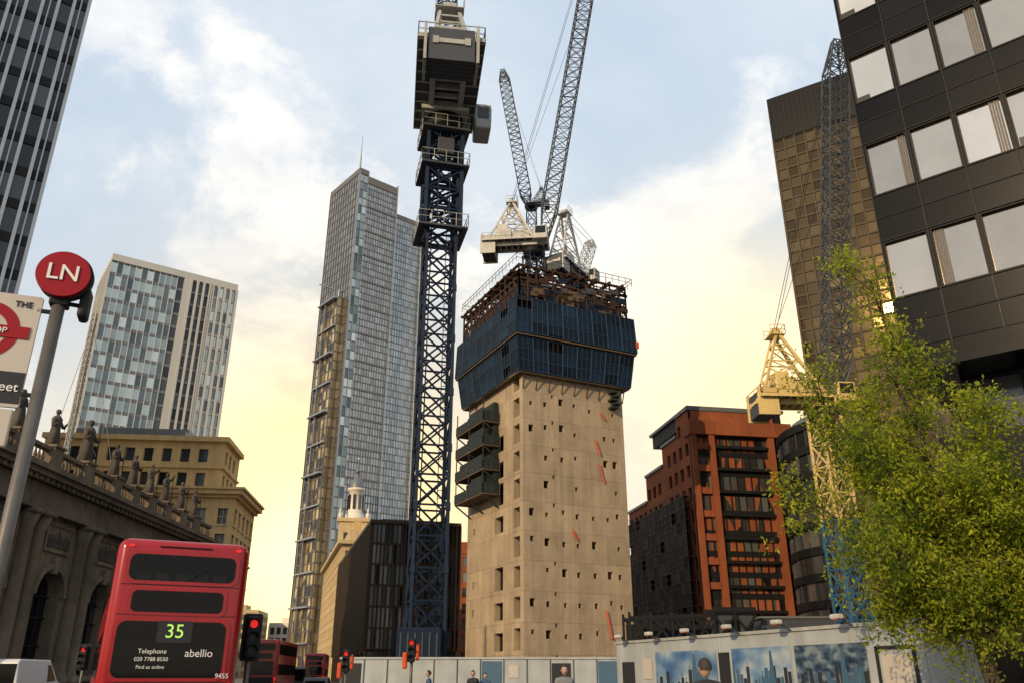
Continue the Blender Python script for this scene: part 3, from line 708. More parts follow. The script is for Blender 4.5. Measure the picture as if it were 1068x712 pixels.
    t.box('deck', f, pk[0] - .9 * s, pk[0] + .9 * s, -1.1 * s, 1.1 * s, pk[1] - .5 * s, pk[1] - .42 * s)
    t.rail('handrails', [f.p(pk[0] - .9 * s, -1.1 * s, pk[1] - .4 * s), f.p(pk[0] + .9 * s, -1.1 * s, pk[1] - .4 * s), f.p(pk[0] + .9 * s, 1.1 * s, pk[1] - .4 * s), f.p(pk[0] - .9 * s, 1.1 * s, pk[1] - .4 * s)], 1.1 * s, .8 * s, .06 * s)
    t.rbox('cab', f, .3 * s, 2.5 * s, -3.7 * s, -2.4 * s, -.3 * s, 2.0 * s, .15 * s, 2)
    t.box('cab_glass', f, .6 * s, 2.2 * s, -3.74 * s, -3.69 * s, .6 * s, 1.8 * s); t.box('cab_glass', f, 2.48 * s, 2.53 * s, -3.5 * s, -2.5 * s, 0, 1.8 * s); t.box('cab_glass', f, .26 * s, .31 * s, -3.5 * s, -2.6 * s, .6 * s, 1.7 * s)
    e = rad(elev); j0 = f.p(1.7 * s, 0, .9 * s)
    jd = Vector((f.c * math.cos(e), f.s * math.cos(e), math.sin(e))); sv = (-f.s, f.c, 0)
    q1 = j0 + jd * jl * .08; t.lattice('jib', j0, q1, jw * .35, jw, 2, jw * .07, jw * .045, sv)
    q2 = j0 + jd * jl * .9; t.lattice('jib', q1, q2, jw, jw, jibseg, jw * .065, jw * .036, sv, jibw_style)
    q3 = j0 + jd * jl; t.lattice('jib', q2, q3, jw, jw * .35, 3, jw * .07, jw * .045, sv)
    top = f.p(pk[0], 0, pk[1])
    for sd in (-.3, .3):
        dv = Vector(sv) * sd * s * 2; t.beam('ropes', top + dv, q3 + dv * .6, .06 * s)
    t.beam('ropes', top, q3 - jd * jl * .35, .05 * s)
    t.beam('ropes', f.p(-2.5 * s, 0, 2 * s), top, .05 * s)
    t.finish(Vector((x, y, zbase)))

luffing_crane('tower_crane', -5.25, 52, 0.0, 40.2, 2.05, 1.9, 98, 82, 40, 1.6, 1.0, M['blue_steel'], M['blue_steel'], M['white_steel'], M['blue_steel'], mastrot=14, collar=(31.0, 39.4), collarm=M['steel_grey'], bulk=True, peak=(-2.5, 8.5))
luffing_crane('tower_crane', 3.4, 115, 44, 63.4, 2.5, 2.4, -6, 80.5, 78, 2.5, 1.0, M['blue_steel'], M['blue_steel'], M['white_steel2'], M['steel_grey'], mastrot=26, jibseg=30, bulk=True, peak=(-3.4, 8.6))
luffing_crane('tower_crane', 10.4, 121, 44, 60.5, 2.2, 2.4, 60, 60, 12, 1.6, .95, M['blue_steel'], M['blue_steel'], M['white_steel2'], M['white_steel2'], mastrot=26, jibseg=6, peak=(-3.4, 12))
luffing_crane('tower_crane', 4.4, 160, 0, 99.5, 2.2, 3.4, 175, 81.3, 39, 2.6, .5, M['steel_grey'], M['steel_grey'], M['white_steel'], M['jib_grey'], jibseg=18)
luffing_crane('tower_crane', 23.9, 60, 0, 19.8, 1.75, 1.7, 4, 81.2, 36, 1.75, .66, M['blue_steel2'], M['cream_steel'], M['cream_steel'], M['jib_grey'], mastrot=15, zsplit=12.0, jibseg=24, bulk=True)

t = MB('crane_base_cabin', {'panels': M['blue_steel'], 'trim': M['steel_grey']})
f = Fr(-6.7, 50.2, 4)
t.rbox('panels', f, 0, 2.6, 0, 2.6, 0, 4.2, .06, 2)
for k in range(6): t.box('trim', f, .2 + k * .42, .28 + k * .42, -.04, .02, .3, 3.9)
t.finish()

# ------------------------------------------------------------------ red brick building under scaffold
t = MB('red_brick_office_building', {'walls': M['brick'], 'glazing': M['win_mid'], 'frames': M['dark_metal'], 'netting': M['net'], 'scaffold_poles': M['steel_grey'], 'roof': M['grey_metal'], 'dark_glazing': M['win_dark']})
f = Fr(31.0, 138, 10); L = 18.5
t.grid(f, L, 0, 40.5, 14, 12, .12, .9, 'glazing', 'frames', 'frames', .2, .12, u0=0)
for u, w in ((0, .9), (3.2, 1.0), (14.2, 1.1), (17.4, 1.1)): t.box('walls', f, u, u + w, -.9, .5, 0, 41)
t.box('walls', f, -.3, L + .3, -1.1, 2, 40.4, 43.0); t.box('frames', f, .5, L - .5, .8, 20, 43.0, 45.4); t.box('roof', f, 0, L, .3, 20.5, 45.4, 45.9); t.box('walls', f, 1.5, L - 6, -.5, .8, 43.0, 43.8)
for k in range(10): t.box('frames', f, 4.2, 14.2, -.75, -.2, 3.0 + k * 3.9, 3.5 + k * 3.9)
for k in range(10):
    t.box('walls', f, 1.0, 3.1, -.5, -.1, 2.8 + k * 3.9, 3.9 + k * 3.9)
fl = f.left(36)
o = []
for j in range(11):
    for i in range(12): o.append((1.0 + i * 2.95, 2.6 + i * 2.95, 2 + j * 3.9, 4.2 + j * 3.9))
hts = [(0, 12, 33), (12, 22, 38), (22, 30, 41.5), (30, 36, 45)]
for a, b_, hgt in hts:
    oo = [(q[0] - a, q[1] - a, q[2], q[3]) for q in o if q[0] >= a and q[1] <= b_ and q[3] < hgt - .6]
    t.wall('walls', fl.off(a), b_ - a, 0, hgt, oo, .4, 'dark_glazing')
    t.box('walls', fl, a, b_, .45, 16, 0, hgt - .1 - a * .001); t.box('roof', fl, a, b_, -.3, 16, hgt, hgt + .5)
def scaffold(t, fr, L, H, off, nets):
    n = int(L / 2.1); lv = int(H / 2)
    for i in range(n + 1):
        for v in (-off, -off - 1.1): t.beam('scaffold_poles', fr.p(i * L / n, v, 0), fr.p(i * L / n, v, H), .09)
    for j in range(lv + 1):
        z = j * 2.0; t.beam('scaffold_poles', fr.p(0, -off - 1.1, z), fr.p(L, -off - 1.1, z), .1); t.beam('scaffold_poles', fr.p(0, -off - 1.1, z + 1), fr.p(L, -off - 1.1, z + 1), .06)
        t.box('netting', fr, 0, L, -off - 1.0, -off, z - .05, z + .04)
    for i in range(n):
        for j in range(lv):
            if R.random() < nets: t.poly('netting', [fr.p(i * L / n, -off - 1.03, j * 2), fr.p((i + 1) * L / n, -off - 1.0, j * 2), fr.p((i + 1) * L / n, -off - 1.03, j * 2 + 1.9), fr.p(i * L / n, -off - 1.07, j * 2 + 1.9)])
scaffold(t, fl, 34.5, 31, .3, .93)
t.finish()

t = MB('curved_glass_office', {'glazing': M['win_mid'], 'bands': M['dark_metal'], 'fins': M['steel_grey'], 'roof': M['grey_metal']})
cx, cy, r = 60.0, 130, 15.5; n = 44
for j in range(10):
    for i in range(n):
        a0, a1 = 2 * math.pi * i / n, 2 * math.pi * (i + 1) / n
        t.poly('glazing', [(cx + r * math.cos(a0), cy + r * math.sin(a0), j * 3.8), (cx + r * math.cos(a1), cy + r * math.sin(a1), j * 3.8), (cx + r * math.cos(a1), cy + r * math.sin(a1), j * 3.8 + 3.8), (cx + r * math.cos(a0), cy + r * math.sin(a0), j * 3.8 + 3.8)])
        t.beam('fins', (cx + (r + .1) * math.cos(a0), cy + (r + .1) * math.sin(a0), j * 3.8), (cx + (r + .1) * math.cos(a0), cy + (r + .1) * math.sin(a0), j * 3.8 + 3.8), .14)
    t.tube('bands', (cx, cy, j * 3.8 + 2.9), (cx, cy, j * 3.8 + 4.1), r + .35, r + .35, 44)
t.tube('roof', (cx, cy, 38.3), (cx, cy, 40), r - 1.5, r - 2, 44)
t.finish()

# ------------------------------------------------------------------ amber tower
t = MB('bronze_glass_tower', {'glazing': M['glass_amber'], 'mullions': M['brown_frame'], 'plant_screen': M['black_panel'], 'core_walls': M['brown_frame'], 'louvres': M['dark_metal']})
f = Fr(42.4, 110, -32)
t.grid(f, 45, 0, 81.4, 28, 44, .22, .32, 'glazing', 'mullions', 'mullions', .22, .12)
t.box('core_walls', f, .05, 45, .1, 28, 0, 81.4)
t.box('plant_screen', f, -.15, 45, -.3, 28, 81.4, 89.6)
for k in range(60): t.box('louvres', f, k * .75, k * .75 + .08, -.38, -.28, 81.6, 89.2)
t.grid(f.left(28), 28, 0, 81.4, 17, 44, .2, .28, 'glazing', 'mullions', 'mullions', .22, .12)
t.finish()

# ------------------------------------------------------------------ black office building (right)
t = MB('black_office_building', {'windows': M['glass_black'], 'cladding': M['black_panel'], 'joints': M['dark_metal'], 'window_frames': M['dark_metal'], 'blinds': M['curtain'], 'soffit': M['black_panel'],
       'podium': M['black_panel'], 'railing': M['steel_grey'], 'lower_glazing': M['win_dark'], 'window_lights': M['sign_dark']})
f = Fr(20.6, 40, -40); bw = 2.42; nb = 11; L = bw * nb; sh = 6.45
z0 = 20.4
ops = []
for j in range(9):
    for i in range(nb): ops.append((i * bw + .1, (i + 1) * bw - .1, z0 + j * sh, z0 + j * sh + 3.45))
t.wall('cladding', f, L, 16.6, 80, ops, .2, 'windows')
rb = random.Random(9)
for k, (a, b_, c, d) in enumerate(ops):
    for (q, w) in ((a, .05), (b_ - .05, .05)): t.box('window_frames', f, q, q + w, -.03, .19, c, d)
    t.box('window_frames', f, a, b_, -.02, .18, c, c + .06); t.box('window_frames', f, a, b_, -.02, .18, d - .06, d)
    if rb.random() < .22:
        n_ = rb.randint(2, 4); x0 = a + .1 if rb.random() < .5 else b_ - .1 - n_ * .13
        for q in range(n_): t.box('blinds', f, x0 + q * .13, x0 + q * .13 + .1, .14 + .02 * (q % 2), .185, c + .08, d - .08)
    elif rb.random() < .3:
        t.box('window_lights', f, a + .1, a + .1 + rb.uniform(.4, .9), .15, .19, c + .08, c + rb.uniform(.4, .9))
for i in range(nb + 1): t.box('joints', f, i * bw - .03, i * bw + .03, -.1, 0.0, 16.6, 80)
for j in range(10):
    for zz in (-1.5, -.06, 3.5): t.box('joints', f, 0, L, -.07, 0, z0 + j * sh + zz, z0 + j * sh + zz + .05)
for j in range(10):
    for i in range(nb):
        for (za, zb) in ((-2.9, -1.54), (-1.43, -.12)):
            t.box('cladding', f, i * bw + .05, (i + 1) * bw - .05, -.045 - R.random() * .01, 0.01, z0 + j * sh + za, z0 + j * sh + zb)
t.box('cladding', f, .02, L, .4, 22, 16.6, 80); t.box('cladding', f, -.05, .02, -.05, 22, 16.6, 80)
t.box('soffit', f, -.05, L, -.1, 22, 16.2, 16.6)
t.grid(f.off(2.0, 3.2), L - 2, 8, 16.2, 9, 2, .3, .3, 'lower_glazing', 'joints', 'joints', .2)
t.box('podium', f, 2.0, L, 3.3, 20, 0, 16.2)
t.box('podium', f, 1.4, L, -2.6, 3.2, 9.6, 11.9)
t.box('podium', f, 1.0, L, -2.9, 3.3, 0, 8.2)
t.box('railing', f, 1.4, L, -2.6, -2.54, 13.1, 13.18)
for k in range(int((L - 1.4) / .14)): t.box('railing', f, 1.42 + k * .14, 1.45 + k * .14, -2.58, -2.55, 11.9, 13.1)
for k in range(9): t.box('railing', f, 1.4 + k * 2.4, 1.48 + k * 2.4, -2.62, -2.52, 11.9, 13.3)
t.finish()

# ------------------------------------------------------------------ site gantry
t = MB('site_gantry', {'truss': M['dark_metal'], 'deck': M['dark_metal'], 'legs': M['dark_metal'], 'cabin': M['steel_grey'], 'cabin_windows': M['win_dark'], 'backing': M['dark_metal']})
f = Fr(8.2, 60, 3)
t.box('deck', f, 0, 9, 0, 2.4, 3.3, 3.6)
for v in (0, 2.4):
    t.beam('truss', f.p(0, v, 3.6), f.p(9, v, 3.6), .25); t.beam('truss', f.p(0, v, 5.3), f.p(6, v, 5.5), .25); t.beam('truss', f.p(6, v, 5.9), f.p(9, v, 5.9), .3)
    for k in range(6):
        t.beam('truss', f.p(k * 1.5, v, 3.6), f.p((k + 1) * 1.5, v, 5.5), .15); t.beam('truss', f.p((k + 1) * 1.5, v, 3.6), f.p(k * 1.5, v, 5.5), .15); t.beam('truss', f.p(k * 1.5, v, 3.6), f.p(k * 1.5, v, 5.7), .16)
for k in range(5): t.beam('legs', f.p(.3 + k * 2.1, .2, 0), f.p(.3 + k * 2.1, .2, 3.3), .25); t.beam('legs', f.p(.3 + k * 2.1, 2.2, 0), f.p(.3 + k * 2.1, 2.2, 3.3), .25)
t.box('backing', f, .1, 8.9, 1.9, 2.0, 0, 5.0)
t.box('cabin', f, 6.2, 8.9, .3, 1.8, 3.6, 5.7)
t.box('cabin_windows', f, 6.8, 7.9, .26, .3, 4.4, 5.2)
t.finish()
t = MB('site_cabin', {'walls': M['steel_grey'], 'windows': M['win_dark'], 'roof': M['grey_metal']})
f = Fr(18, 62, 0)
t.wall('walls', f, 9, 0, 5.4, [(.8 + k * 2, 1.8 + k * 2, zz, zz + 1.1) for k in range(4) for zz in (1, 3.6)], .1, 'windows'); t.box('walls', f, .02, 9, .12, 3, 0, 5.3); t.box('roof', f, -.1, 9.1, -.1, 3.1, 5.4, 5.55)
t.finish()

# ------------------------------------------------------------------ hoardings
def poster_mat(name, c1, c2, c3, sc):
    m, nt, N, L, b = newmat(name)
    tc = N.new('ShaderNodeTexCoord'); mp = N.new('ShaderNodeMapping'); mp.inputs['Scale'].default_value = (1, 1, 1.6); L.new(tc.outputs['Object'], mp.inputs[0])
    v = N.new('ShaderNodeTexNoise'); v.inputs['Scale'].default_value = sc; v.inputs['Detail'].default_value = 6; L.new(mp.outputs[0], v.inputs['Vector'])
    cr = N.new('ShaderNodeValToRGB'); e = cr.color_ramp.elements
    e[0].color = (*c1, 1); e[0].position = .38; e[1].color = (*c3, 1); e[1].position = .64; q = e.new(.5); q.color = (*c2, 1)
    L.new(v.outputs['Fac'], cr.inputs[0]); L.new(cr.outputs[0], b.inputs['Base Color']); b.inputs['Roughness'].default_value = .4
    return m
t = MB('site_hoarding', {'boards': M['hoard'], 'battens': M['white_steel'], 'poster_sky': poster_mat('poster_sky', (.05, .12, .26), (.14, .24, .36), (.36, .41, .44), .7),
       'poster_city': poster_mat('poster_city', (.02, .04, .07), (.07, .11, .16), (.2, .24, .26), 3.0), 'poster_towers': M['cloth_dark'], 'poster_glass_tower': M['hoard_blue'],
       'lamp_arms': M['steel_grey'], 'lamp_heads': M['white_steel2'], 'lamp_lens': M['orange'], 'notices': M['sign_white'], 'dark_panels': M['sign_dark']})
f = Fr(4.2, 35, -70.5); HL = 17.3; HT = 2.78
t.box('boards', f, 0, HL, 0, .12, 0, HT); t.box('battens', f, -.05, HL + .05, -.05, .2, HT, HT + .09)
for k in range(15): t.box('battens', f, k * 1.22, k * 1.22 + .03, -.012, 0, 0, HT)
def poster(u0, u1, z0, z1, kind, sd):
    q = random.Random(sd)
    t.box('poster_' + kind, f, u0, u1, -.03, -.013, z0, z1)
    n = 16
    for i in range(n):
        a = u0 + (u1 - u0) * i / n; w = (u1 - u0) / n; h = z0 + (z1 - z0) * (.45 + q.uniform(-.2, .22))
        t.box('poster_towers' if q.random() < .6 else 'poster_glass_tower', f, a, a + w * q.uniform(.7, 1.0), -.034, -.031, z0, h)
        if q.random() < .3: t.box('poster_towers', f, a + w * .3, a + w * .4, -.035, -.031, h, h + .15)
    a = u0 + (u1 - u0) * .62; t.mesh('poster_glass_tower', [f.p(a, -.04, z0), f.p(a + .4, -.04, z0), f.p(a + .24, -.04, z1 - .1), f.p(a + .16, -.04, z1 - .1)], [(0, 1, 2, 3)])
poster(3.2, 7.2, .9, 2.4, 'sky', 1); poster(8.1, 11.0, .9, 2.4, 'sky', 2); t.box('dark_panels', f, 7.35, 7.95, -.03, -.013, .9, 2.3)
poster(11.2, 14.0, .9, 2.4, 'city', 3)
t.box('dark_panels', f, 14.3, 14.4, -.03, -.013, .9, 2.3); t.box('dark_panels', f, 14.3, 15.6, -.03, -.013, 2.22, 2.3); t.box('dark_panels', f, 15.5, 15.6, -.03, -.013, .9, 2.22); t.box('notices', f, 14.5, 15.4, -.03, -.013, 1.0, 2.1); t.box('notices', f, 2.2, 2.9, -.03, -.013, 1.5, 2.2)
t.box('dark_panels', f, .5, 1.5, -.03, -.013, .9, 2.1)
for k in range(7):
    u = 1.2 + k * 2.5
    t.beam('lamp_arms', f.p(u, 0, HT), f.p(u, -.5, HT + .25), .04); t.rbox('lamp_heads', f, u - .16, u + .16, -.62, -.42, HT + .18, HT + .3, .03, 2); t.box('lamp_lens', f, u - .1, u + .1, -.6, -.46, HT + .165, HT + .18)
t.finish()
t = MB('site_hoarding', {'boards': M['hoard'], 'battens': M['steel_grey'], 'panels': M['hoard_blue'], 'notices': M['sign_white'], 'dark_panels': M['sign_dark'], 'cap': M['hoard']})
f = Fr(-9.0, 46, 0)
t.box('boards', f, 0, 14.6, 0, .12, 0, 2.4); t.box('cap', f, -.05, 14.65, -.06, .2, 2.4, 2.5)
q = random.Random(5)
for k in range(12):
    t.box('battens', f, k * 1.22, k * 1.22 + .05, -.04, 0, 0, 2.4)
    w = q.random()
    if w < .4: t.box('panels', f, k * 1.22 + .1, k * 1.22 + 1.15, -.03, -.0, .4, 2.3)
    elif w < .55: t.box('notices', f, k * 1.22 + .3, k * 1.22 + .8, -.03, 0, 1.5, 2.1)
    elif w < .7: t.box('dark_panels', f, k * 1.22 + .1, k * 1.22 + 1.1, -.03, 0, .4, 2.2)
t.finish()

# ------------------------------------------------------------------ buses
def bus(name, x, y, heading, num, detail=True):
    """rear face centre at x,y; heading in degrees clockwise from +Y"""
    t = MB(name, {'body': M['red_paint'], 'windows': M['bus_glass'], 'wheels': M['rubber'], 'tail_lights': M['led_red'], 'trim': M['dark_metal'], 'indicators': M['led_amber'], 'number_blind': M['sign_dark'], 'plate': M['cream_steel'], 'hubs': M['steel_grey'], 'frames': M['red_paint'], 'seams': M['dark_metal']}, ('body',))
    f = Fr(x, y, -heading)
    t.rbox('body', f, -1.25, 1.25, 0, 10.2, .32, 4.18, .2, 5)
    t.rpanel('frames', f, 0, 3.62, 2.14, .64, .18, 0, .02); t.rpanel('windows', f, 0, 3.62, 2.0, .5, .14, -.02, .008)
    t.rpanel('frames', f, -.02, 2.98, 1.84, .52, .12, 0, .02); t.rpanel('windows', f, -.02, 2.98, 1.7, .4, .1, -.02, .008)
    t.rpanel('frames', f, -.04, 2.1, 2.14, 1.16, .2, 0, .02); t.rpanel('windows', f, -.04, 2.1, 2.0, 1.02, .16, -.02, .008)
    t.rpanel('number_blind', f, 0, 2.42, .64, .4, .03, -.028, .012)
    t.rpanel('trim', f, 0, 1.0, 1.9, .9, .08, 0, .02)
    for zz in (3.28, 2.72, 1.5): t.box('seams', f, -1.1, 1.1, -.006, 0, zz, zz + .012)
    for k in range(6): t.box('trim', f, -.85, .85, -.04, -.02, .65 + k * .11, .69 + k * .11)
    for s_ in (-1, 1):
        t.rpanel('tail_lights', f, s_ * 1.13, 1.35, .11, .3, .05, -.0, .03); t.rpanel('indicators', f, s_ * 1.13, 1.02, .11, .16, .05, 0, .03); t.rpanel('tail_lights', f, s_ * 1.02, 4.02, .1, .05, .02, 0, .02)
        for v in (1.9, 7.9):
            t.tube('wheels', f.p(s_ * 1.27, v, .5), f.p(s_ * .95, v, .5), .5, .5, 22); t.tube('hubs', f.p(s_ * 1.29, v, .5), f.p(s_ * 1.27, v, .5), .26, .26, 16)
        q = f.p(s_ * 1.25, 10.2 if s_ < 0 else 0, 0); fs = Fr(q.x, q.y, f.deg + (-90 if s_ < 0 else 90))
        for zc in (3.45, 2.0):
            for k in range(7): t.rpanel('windows', fs, .95 + k * 1.38, zc, 1.28, .8, .08, 0, .012)
        t.box('frames', fs, .3, 9.9, -.02, 0, 2.72, 2.78)
    t.rpanel('plate', f, .0, .5, .52, .11, .02, 0, .03)
    t.box('trim', f, -1.15, 1.15, -.06, .1, .34, .44)
    fq = f.p(0, 10.2, 0); ff = Fr(fq.x, fq.y, f.deg + 180)
    t.rpanel('windows', ff, 0, 3.5, 2.2, .9, .12, 0, .015); t.rpanel('windows', ff, 0, 1.85, 2.2, 1.3, .12, 0, .015); t.rpanel('number_blind', ff, 0, 2.8, 1.4, .3, .03, 0, .02)
    if detail:
        t.extra.append(text(num, f, 0, -.048, 2.42, .36, M['led_green'], 'route_number'))
        t.extra.append(text('Telephone', f, -.35, -.034, 2.06, .12, M['text_white'], 'lettering_1', 'CENTER'))
        t.extra.append(text('020 7788 8550', f, -.35, -.034, 1.92, .1, M['text_white'], 'lettering_2', 'CENTER'))
        t.extra.append(text('Find us online', f, -.35, -.034, 1.78, .09, M['text_white'], 'lettering_4', 'CENTER'))
        t.extra.append(text('abellio', f, .5, -.034, 2.03, .2, M['text_white'], 'lettering_3', 'CENTER'))
        t.extra.append(text('9455', f, .98, -.026, 1.62, .13, M['text_white'], 'fleet_number', 'CENTER'))
        t.beam('trim', f.p(.1, -.05, 3.4), f.p(.55, -.05, 3.72), .02)
        t.box('trim', f, -.5, .5, -.025, 0, 4.02, 4.04)
        for k in range(5): t.rpanel('seams', f, -.72 + k * .36, 3.44, .26, .14, .05, -.0285, .002)
    t.finish((x, y, 0))
bus('double_decker_bus', -6.6, 16.9, -26, '35')
bus('double_decker_bus', -19.2, 67, -6, '149', False)
bus('double_decker_bus', -25.2, 112, -9, '8', False)

# ------------------------------------------------------------------ vans, cars
def vehicle(name, x, y, heading, paint, L, W, prof, winprof):
    t = MB(name, {'body': paint, 'windows': M['bus_glass'], 'wheels': M['rubber'], 'hubs': M['steel_grey'], 'tail_lights': M['led_red'], 'bumpers': M['dark_metal']})
    f = Fr(x, y, -heading)
    n = len(prof)
    bm = bmesh.new(); vs = []
    for sgn in (-1, 1):
        vs.append([bm.verts.new((sgn * (W / 2 if z < 1.05 else W / 2 - .13 * (z - 1.0)), v, z)) for v, z in prof])
    bm.faces.new(vs[0]); bm.faces.new(vs[1][::-1])
    for i in range(n): bm.faces.new((vs[0][i], vs[1][i], vs[1][(i + 1) % n], vs[0][(i + 1) % n]))
    bmesh.ops.recalc_face_normals(bm, faces=bm.faces[:]); bmesh.ops.bevel(bm, geom=bm.edges[:], offset=.06, segments=2, profile=.5, affect='EDGES')
    bm.verts.index_update(); t.mesh('body', [f.p(*v.co) for v in bm.verts], [tuple(v.index for v in q.verts) for q in bm.faces]); bm.free()
    for s_ in (-1, 1):
        for wp in winprof: t.poly('windows', [f.p(s_ * (W / 2 - .13 * (z - 1.0) + .006), v, z) for v, z in wp])
        for v in (L * .18, L * .8): t.tube('wheels', f.p(s_ * W / 2, v, .33), f.p(s_ * (W / 2 - .22), v, .33), .33, .33, 18); t.tube('hubs', f.p(s_ * (W / 2 + .01), v, .33), f.p(s_ * W / 2, v, .33), .2, .2, 12)
        t.box('tail_lights', f, s_ * W * .42 - .08, s_ * W * .42 + .08, -.02, .05, .85, 1.05)
    t.box('bumpers', f, -W / 2 + .05, W / 2 - .05, -.06, .06, .32, .5)
    zt = max(z for v, z in prof)
    t.box('windows', f, -W * .38, W * .38, (0.03 if zt > 1.8 else .3) - .06, (0.03 if zt > 1.8 else .3), 1.1, zt - .22)
    t.finish((x, y, 0))
van_p = [(0, .35), (.02, 2.2), (.2, 2.35), (3.4, 2.35), (4.3, 1.35), (5.1, 1.1), (5.2, .35)]
van_w = [[(3.1, 1.3), (3.1, 2.1), (3.45, 2.1), (4.05, 1.35)]]
car_p = [(0, .35), (0, .95), (.25, 1.0), (.75, 1.45), (2.5, 1.47), (3.3, .98), (4.2, .85), (4.3, .35)]
car_w = [[(.5, 1.02), (.85, 1.38), (1.6, 1.4), (1.6, 1.02)], [(1.7, 1.02), (1.7, 1.4), (2.45, 1.4), (3.05, 1.02)]]
vehicle('delivery_van', -24.5, 42, -4, M['white_car'], 5.2, 1.95, van_p, van_w)
vehicle('parked_car', -18.6, 26, 4, M['silver_car'], 4.3, 1.75, car_p, car_w)
vehicle('delivery_van', -21.5, 88, -8, M['black_car'], 5.2, 1.95, van_p, van_w)
vehicle('parked_car', -13.4, 60, -8, M['black_car'], 4.3, 1.75, car_p, car_w)
vehicle('delivery_van', -24.8, 92, -8, M['white_car'], 5.2, 2.1, van_p, van_w)

# ------------------------------------------------------------------ bus stop
t = MB('bus_stop_sign', {'pole': M['pole_grey'], 'disc': M['sign_red'], 'disc_rim': M['dark_metal'], 'flag': M['sign_white'], 'flag_band': M['sign_dark'], 'roundel': M['sign_red'], 'brackets': M['dark_metal']}, ('pole',))
x, y = -2.63, 4.3; f = Fr(x, y, 20)
t.tube('pole', (x, y, 0), (x, y, 3.72), .036, .036, 20)
t.tube('disc', f.p(0, -.045, 3.8), f.p(0, -.075, 3.8), .142, .142, 48); t.tube('disc_rim', f.p(0.01, .0, 3.8), f.p(0.01, -.045, 3.8), .147, .147, 48)
t.rbox('brackets', f, -.05, .05, -.04, .05, 3.62, 3.72, .01, 2)
t.rbox('brackets', f, .1, .155, -.02, .1, 3.57, 3.76, .02, 2); t.beam('brackets', f.p(.0, .03, 3.66), f.p(.12, .05, 3.66), .02)
t.extra.append(text('LN', f, 0, -.08, 3.8, .14, M['text_white'], 'disc_letters', off=.0008))
fx = Fr(x, y, 20)
t.rpanel('flag', fx, -.33, 3.33, .5, .66, .012, .01, .02)
t.box('flag_band', fx, -.578, -.082, -.013, -.0105, 3.02, 3.2)
for i in range(48):
    a0, a1 = 2 * math.pi * i / 48, 2 * math.pi * (i + 1) / 48
    P = [(r * math.cos(a), r * math.sin(a)) for r, a in ((.17, a0), (.17, a1), (.11, a1), (.11, a0))]
    t.poly('roundel', [fx.p(-.33 + px, -.0135, 3.43 + pz) for px, pz in P])
t.box('roundel', fx, -.55, -.11, -.018, -.012, 3.395, 3.465)
t.extra.append(text('BUS STOP', fx, -.33, -.02, 3.43, .05, M['text_white'], 'flag_lettering'))
t.extra.append(text('THE', fx, -.17, -.013, 3.6, .05, M['sign_dark'], 'flag_lettering'))
t.extra.append(text('Liverpool Street', fx, -.1, -.016, 3.11, .075, M['text_white'], 'flag_lettering', 'RIGHT'))
t.beam('brackets', fx.p(-.1, 0, 3.58), fx.p(0, 0, 3.58), .02); t.beam('brackets', fx.p(-.1, 0, 3.08), fx.p(0, 0, 3.08), .02)
t.rbox('flag', fx, -.55, -.1, -.01, .03, 2.78, 2.99, .008, 2)
t.finish((x, y, 0))

# ------------------------------------------------------------------ traffic lights
def traffic_light(x, y, deg, h=2.75, cover=False):
    t = MB('traffic_light', {'pole': M['pole_grey'], 'head': M['dark_metal'], 'hoods': M['dark_metal'], 'red_lamp': M['led_red'], 'dark_lenses': M['sign_dark'], 'backing_board': M['dark_metal'], 'cover': M['orange']}, ('pole',))
    f = Fr(x, y, deg)
    t.tube('pole', (x, y, 0), (x, y, h - .1), .057, .057, 14)
    t.rbox('head', f, -.14, .14, -.28, -.06, h - .86, h, .03, 2)
    if not cover: t.rpanel('backing_board', f, 0, h - .43, .42, 1.0, .06, -.06, .015)
    for k in range(3):
        z = h - .16 - k * .27
        t.tube('red_lamp' if k == 0 else 'dark_lenses', f.p(0, -.29, z), f.p(0, -.28, z), .085, .085, 20)
        for i in range(10):
            a0, a1 = rad(-10 + 20 * i), rad(-10 + 20 * (i + 1)); q = lambda a, v: f.p(.105 * math.cos(a), v, z + .105 * math.sin(a))
            t.poly('hoods', [q(a0, -.28), q(a1, -.28), q(a1, -.46), q(a0, -.46)])
    if cover: t.rbox('cover', f, -.34, -.16, -.22, .0, h - 1.1, h - .5, .05, 2); t.rbox('cover', f, .17, .3, -.22, 0, h - .8, h - .2, .05, 2)
    t.finish((x, y, 0))
traffic_light(-5.85, 19.4, 25, 2.85); traffic_light(-17.6, 36, 5, 2.75); traffic_light(-6.8, 36, 0, 2.6, True); traffic_light(-3.9, 34, 0, 2.95, True)

t = MB('street_lamp', {'column': M['pole_grey'], 'lantern': M['steel_grey']}, ('column',))
t.tube('column', (-28.5, 74, 0), (-28.5, 74, 9), .11, .07, 12); t.tube('column', (-28.5, 74, 9), (-27, 74, 9.6), .06, .05, 10); t.rbox('lantern', Fr(-27, 74, 0), -.1, .8, -.15, .15, 9.5, 9.68, .05, 2)
t.finish((-28.5, 74, 0))

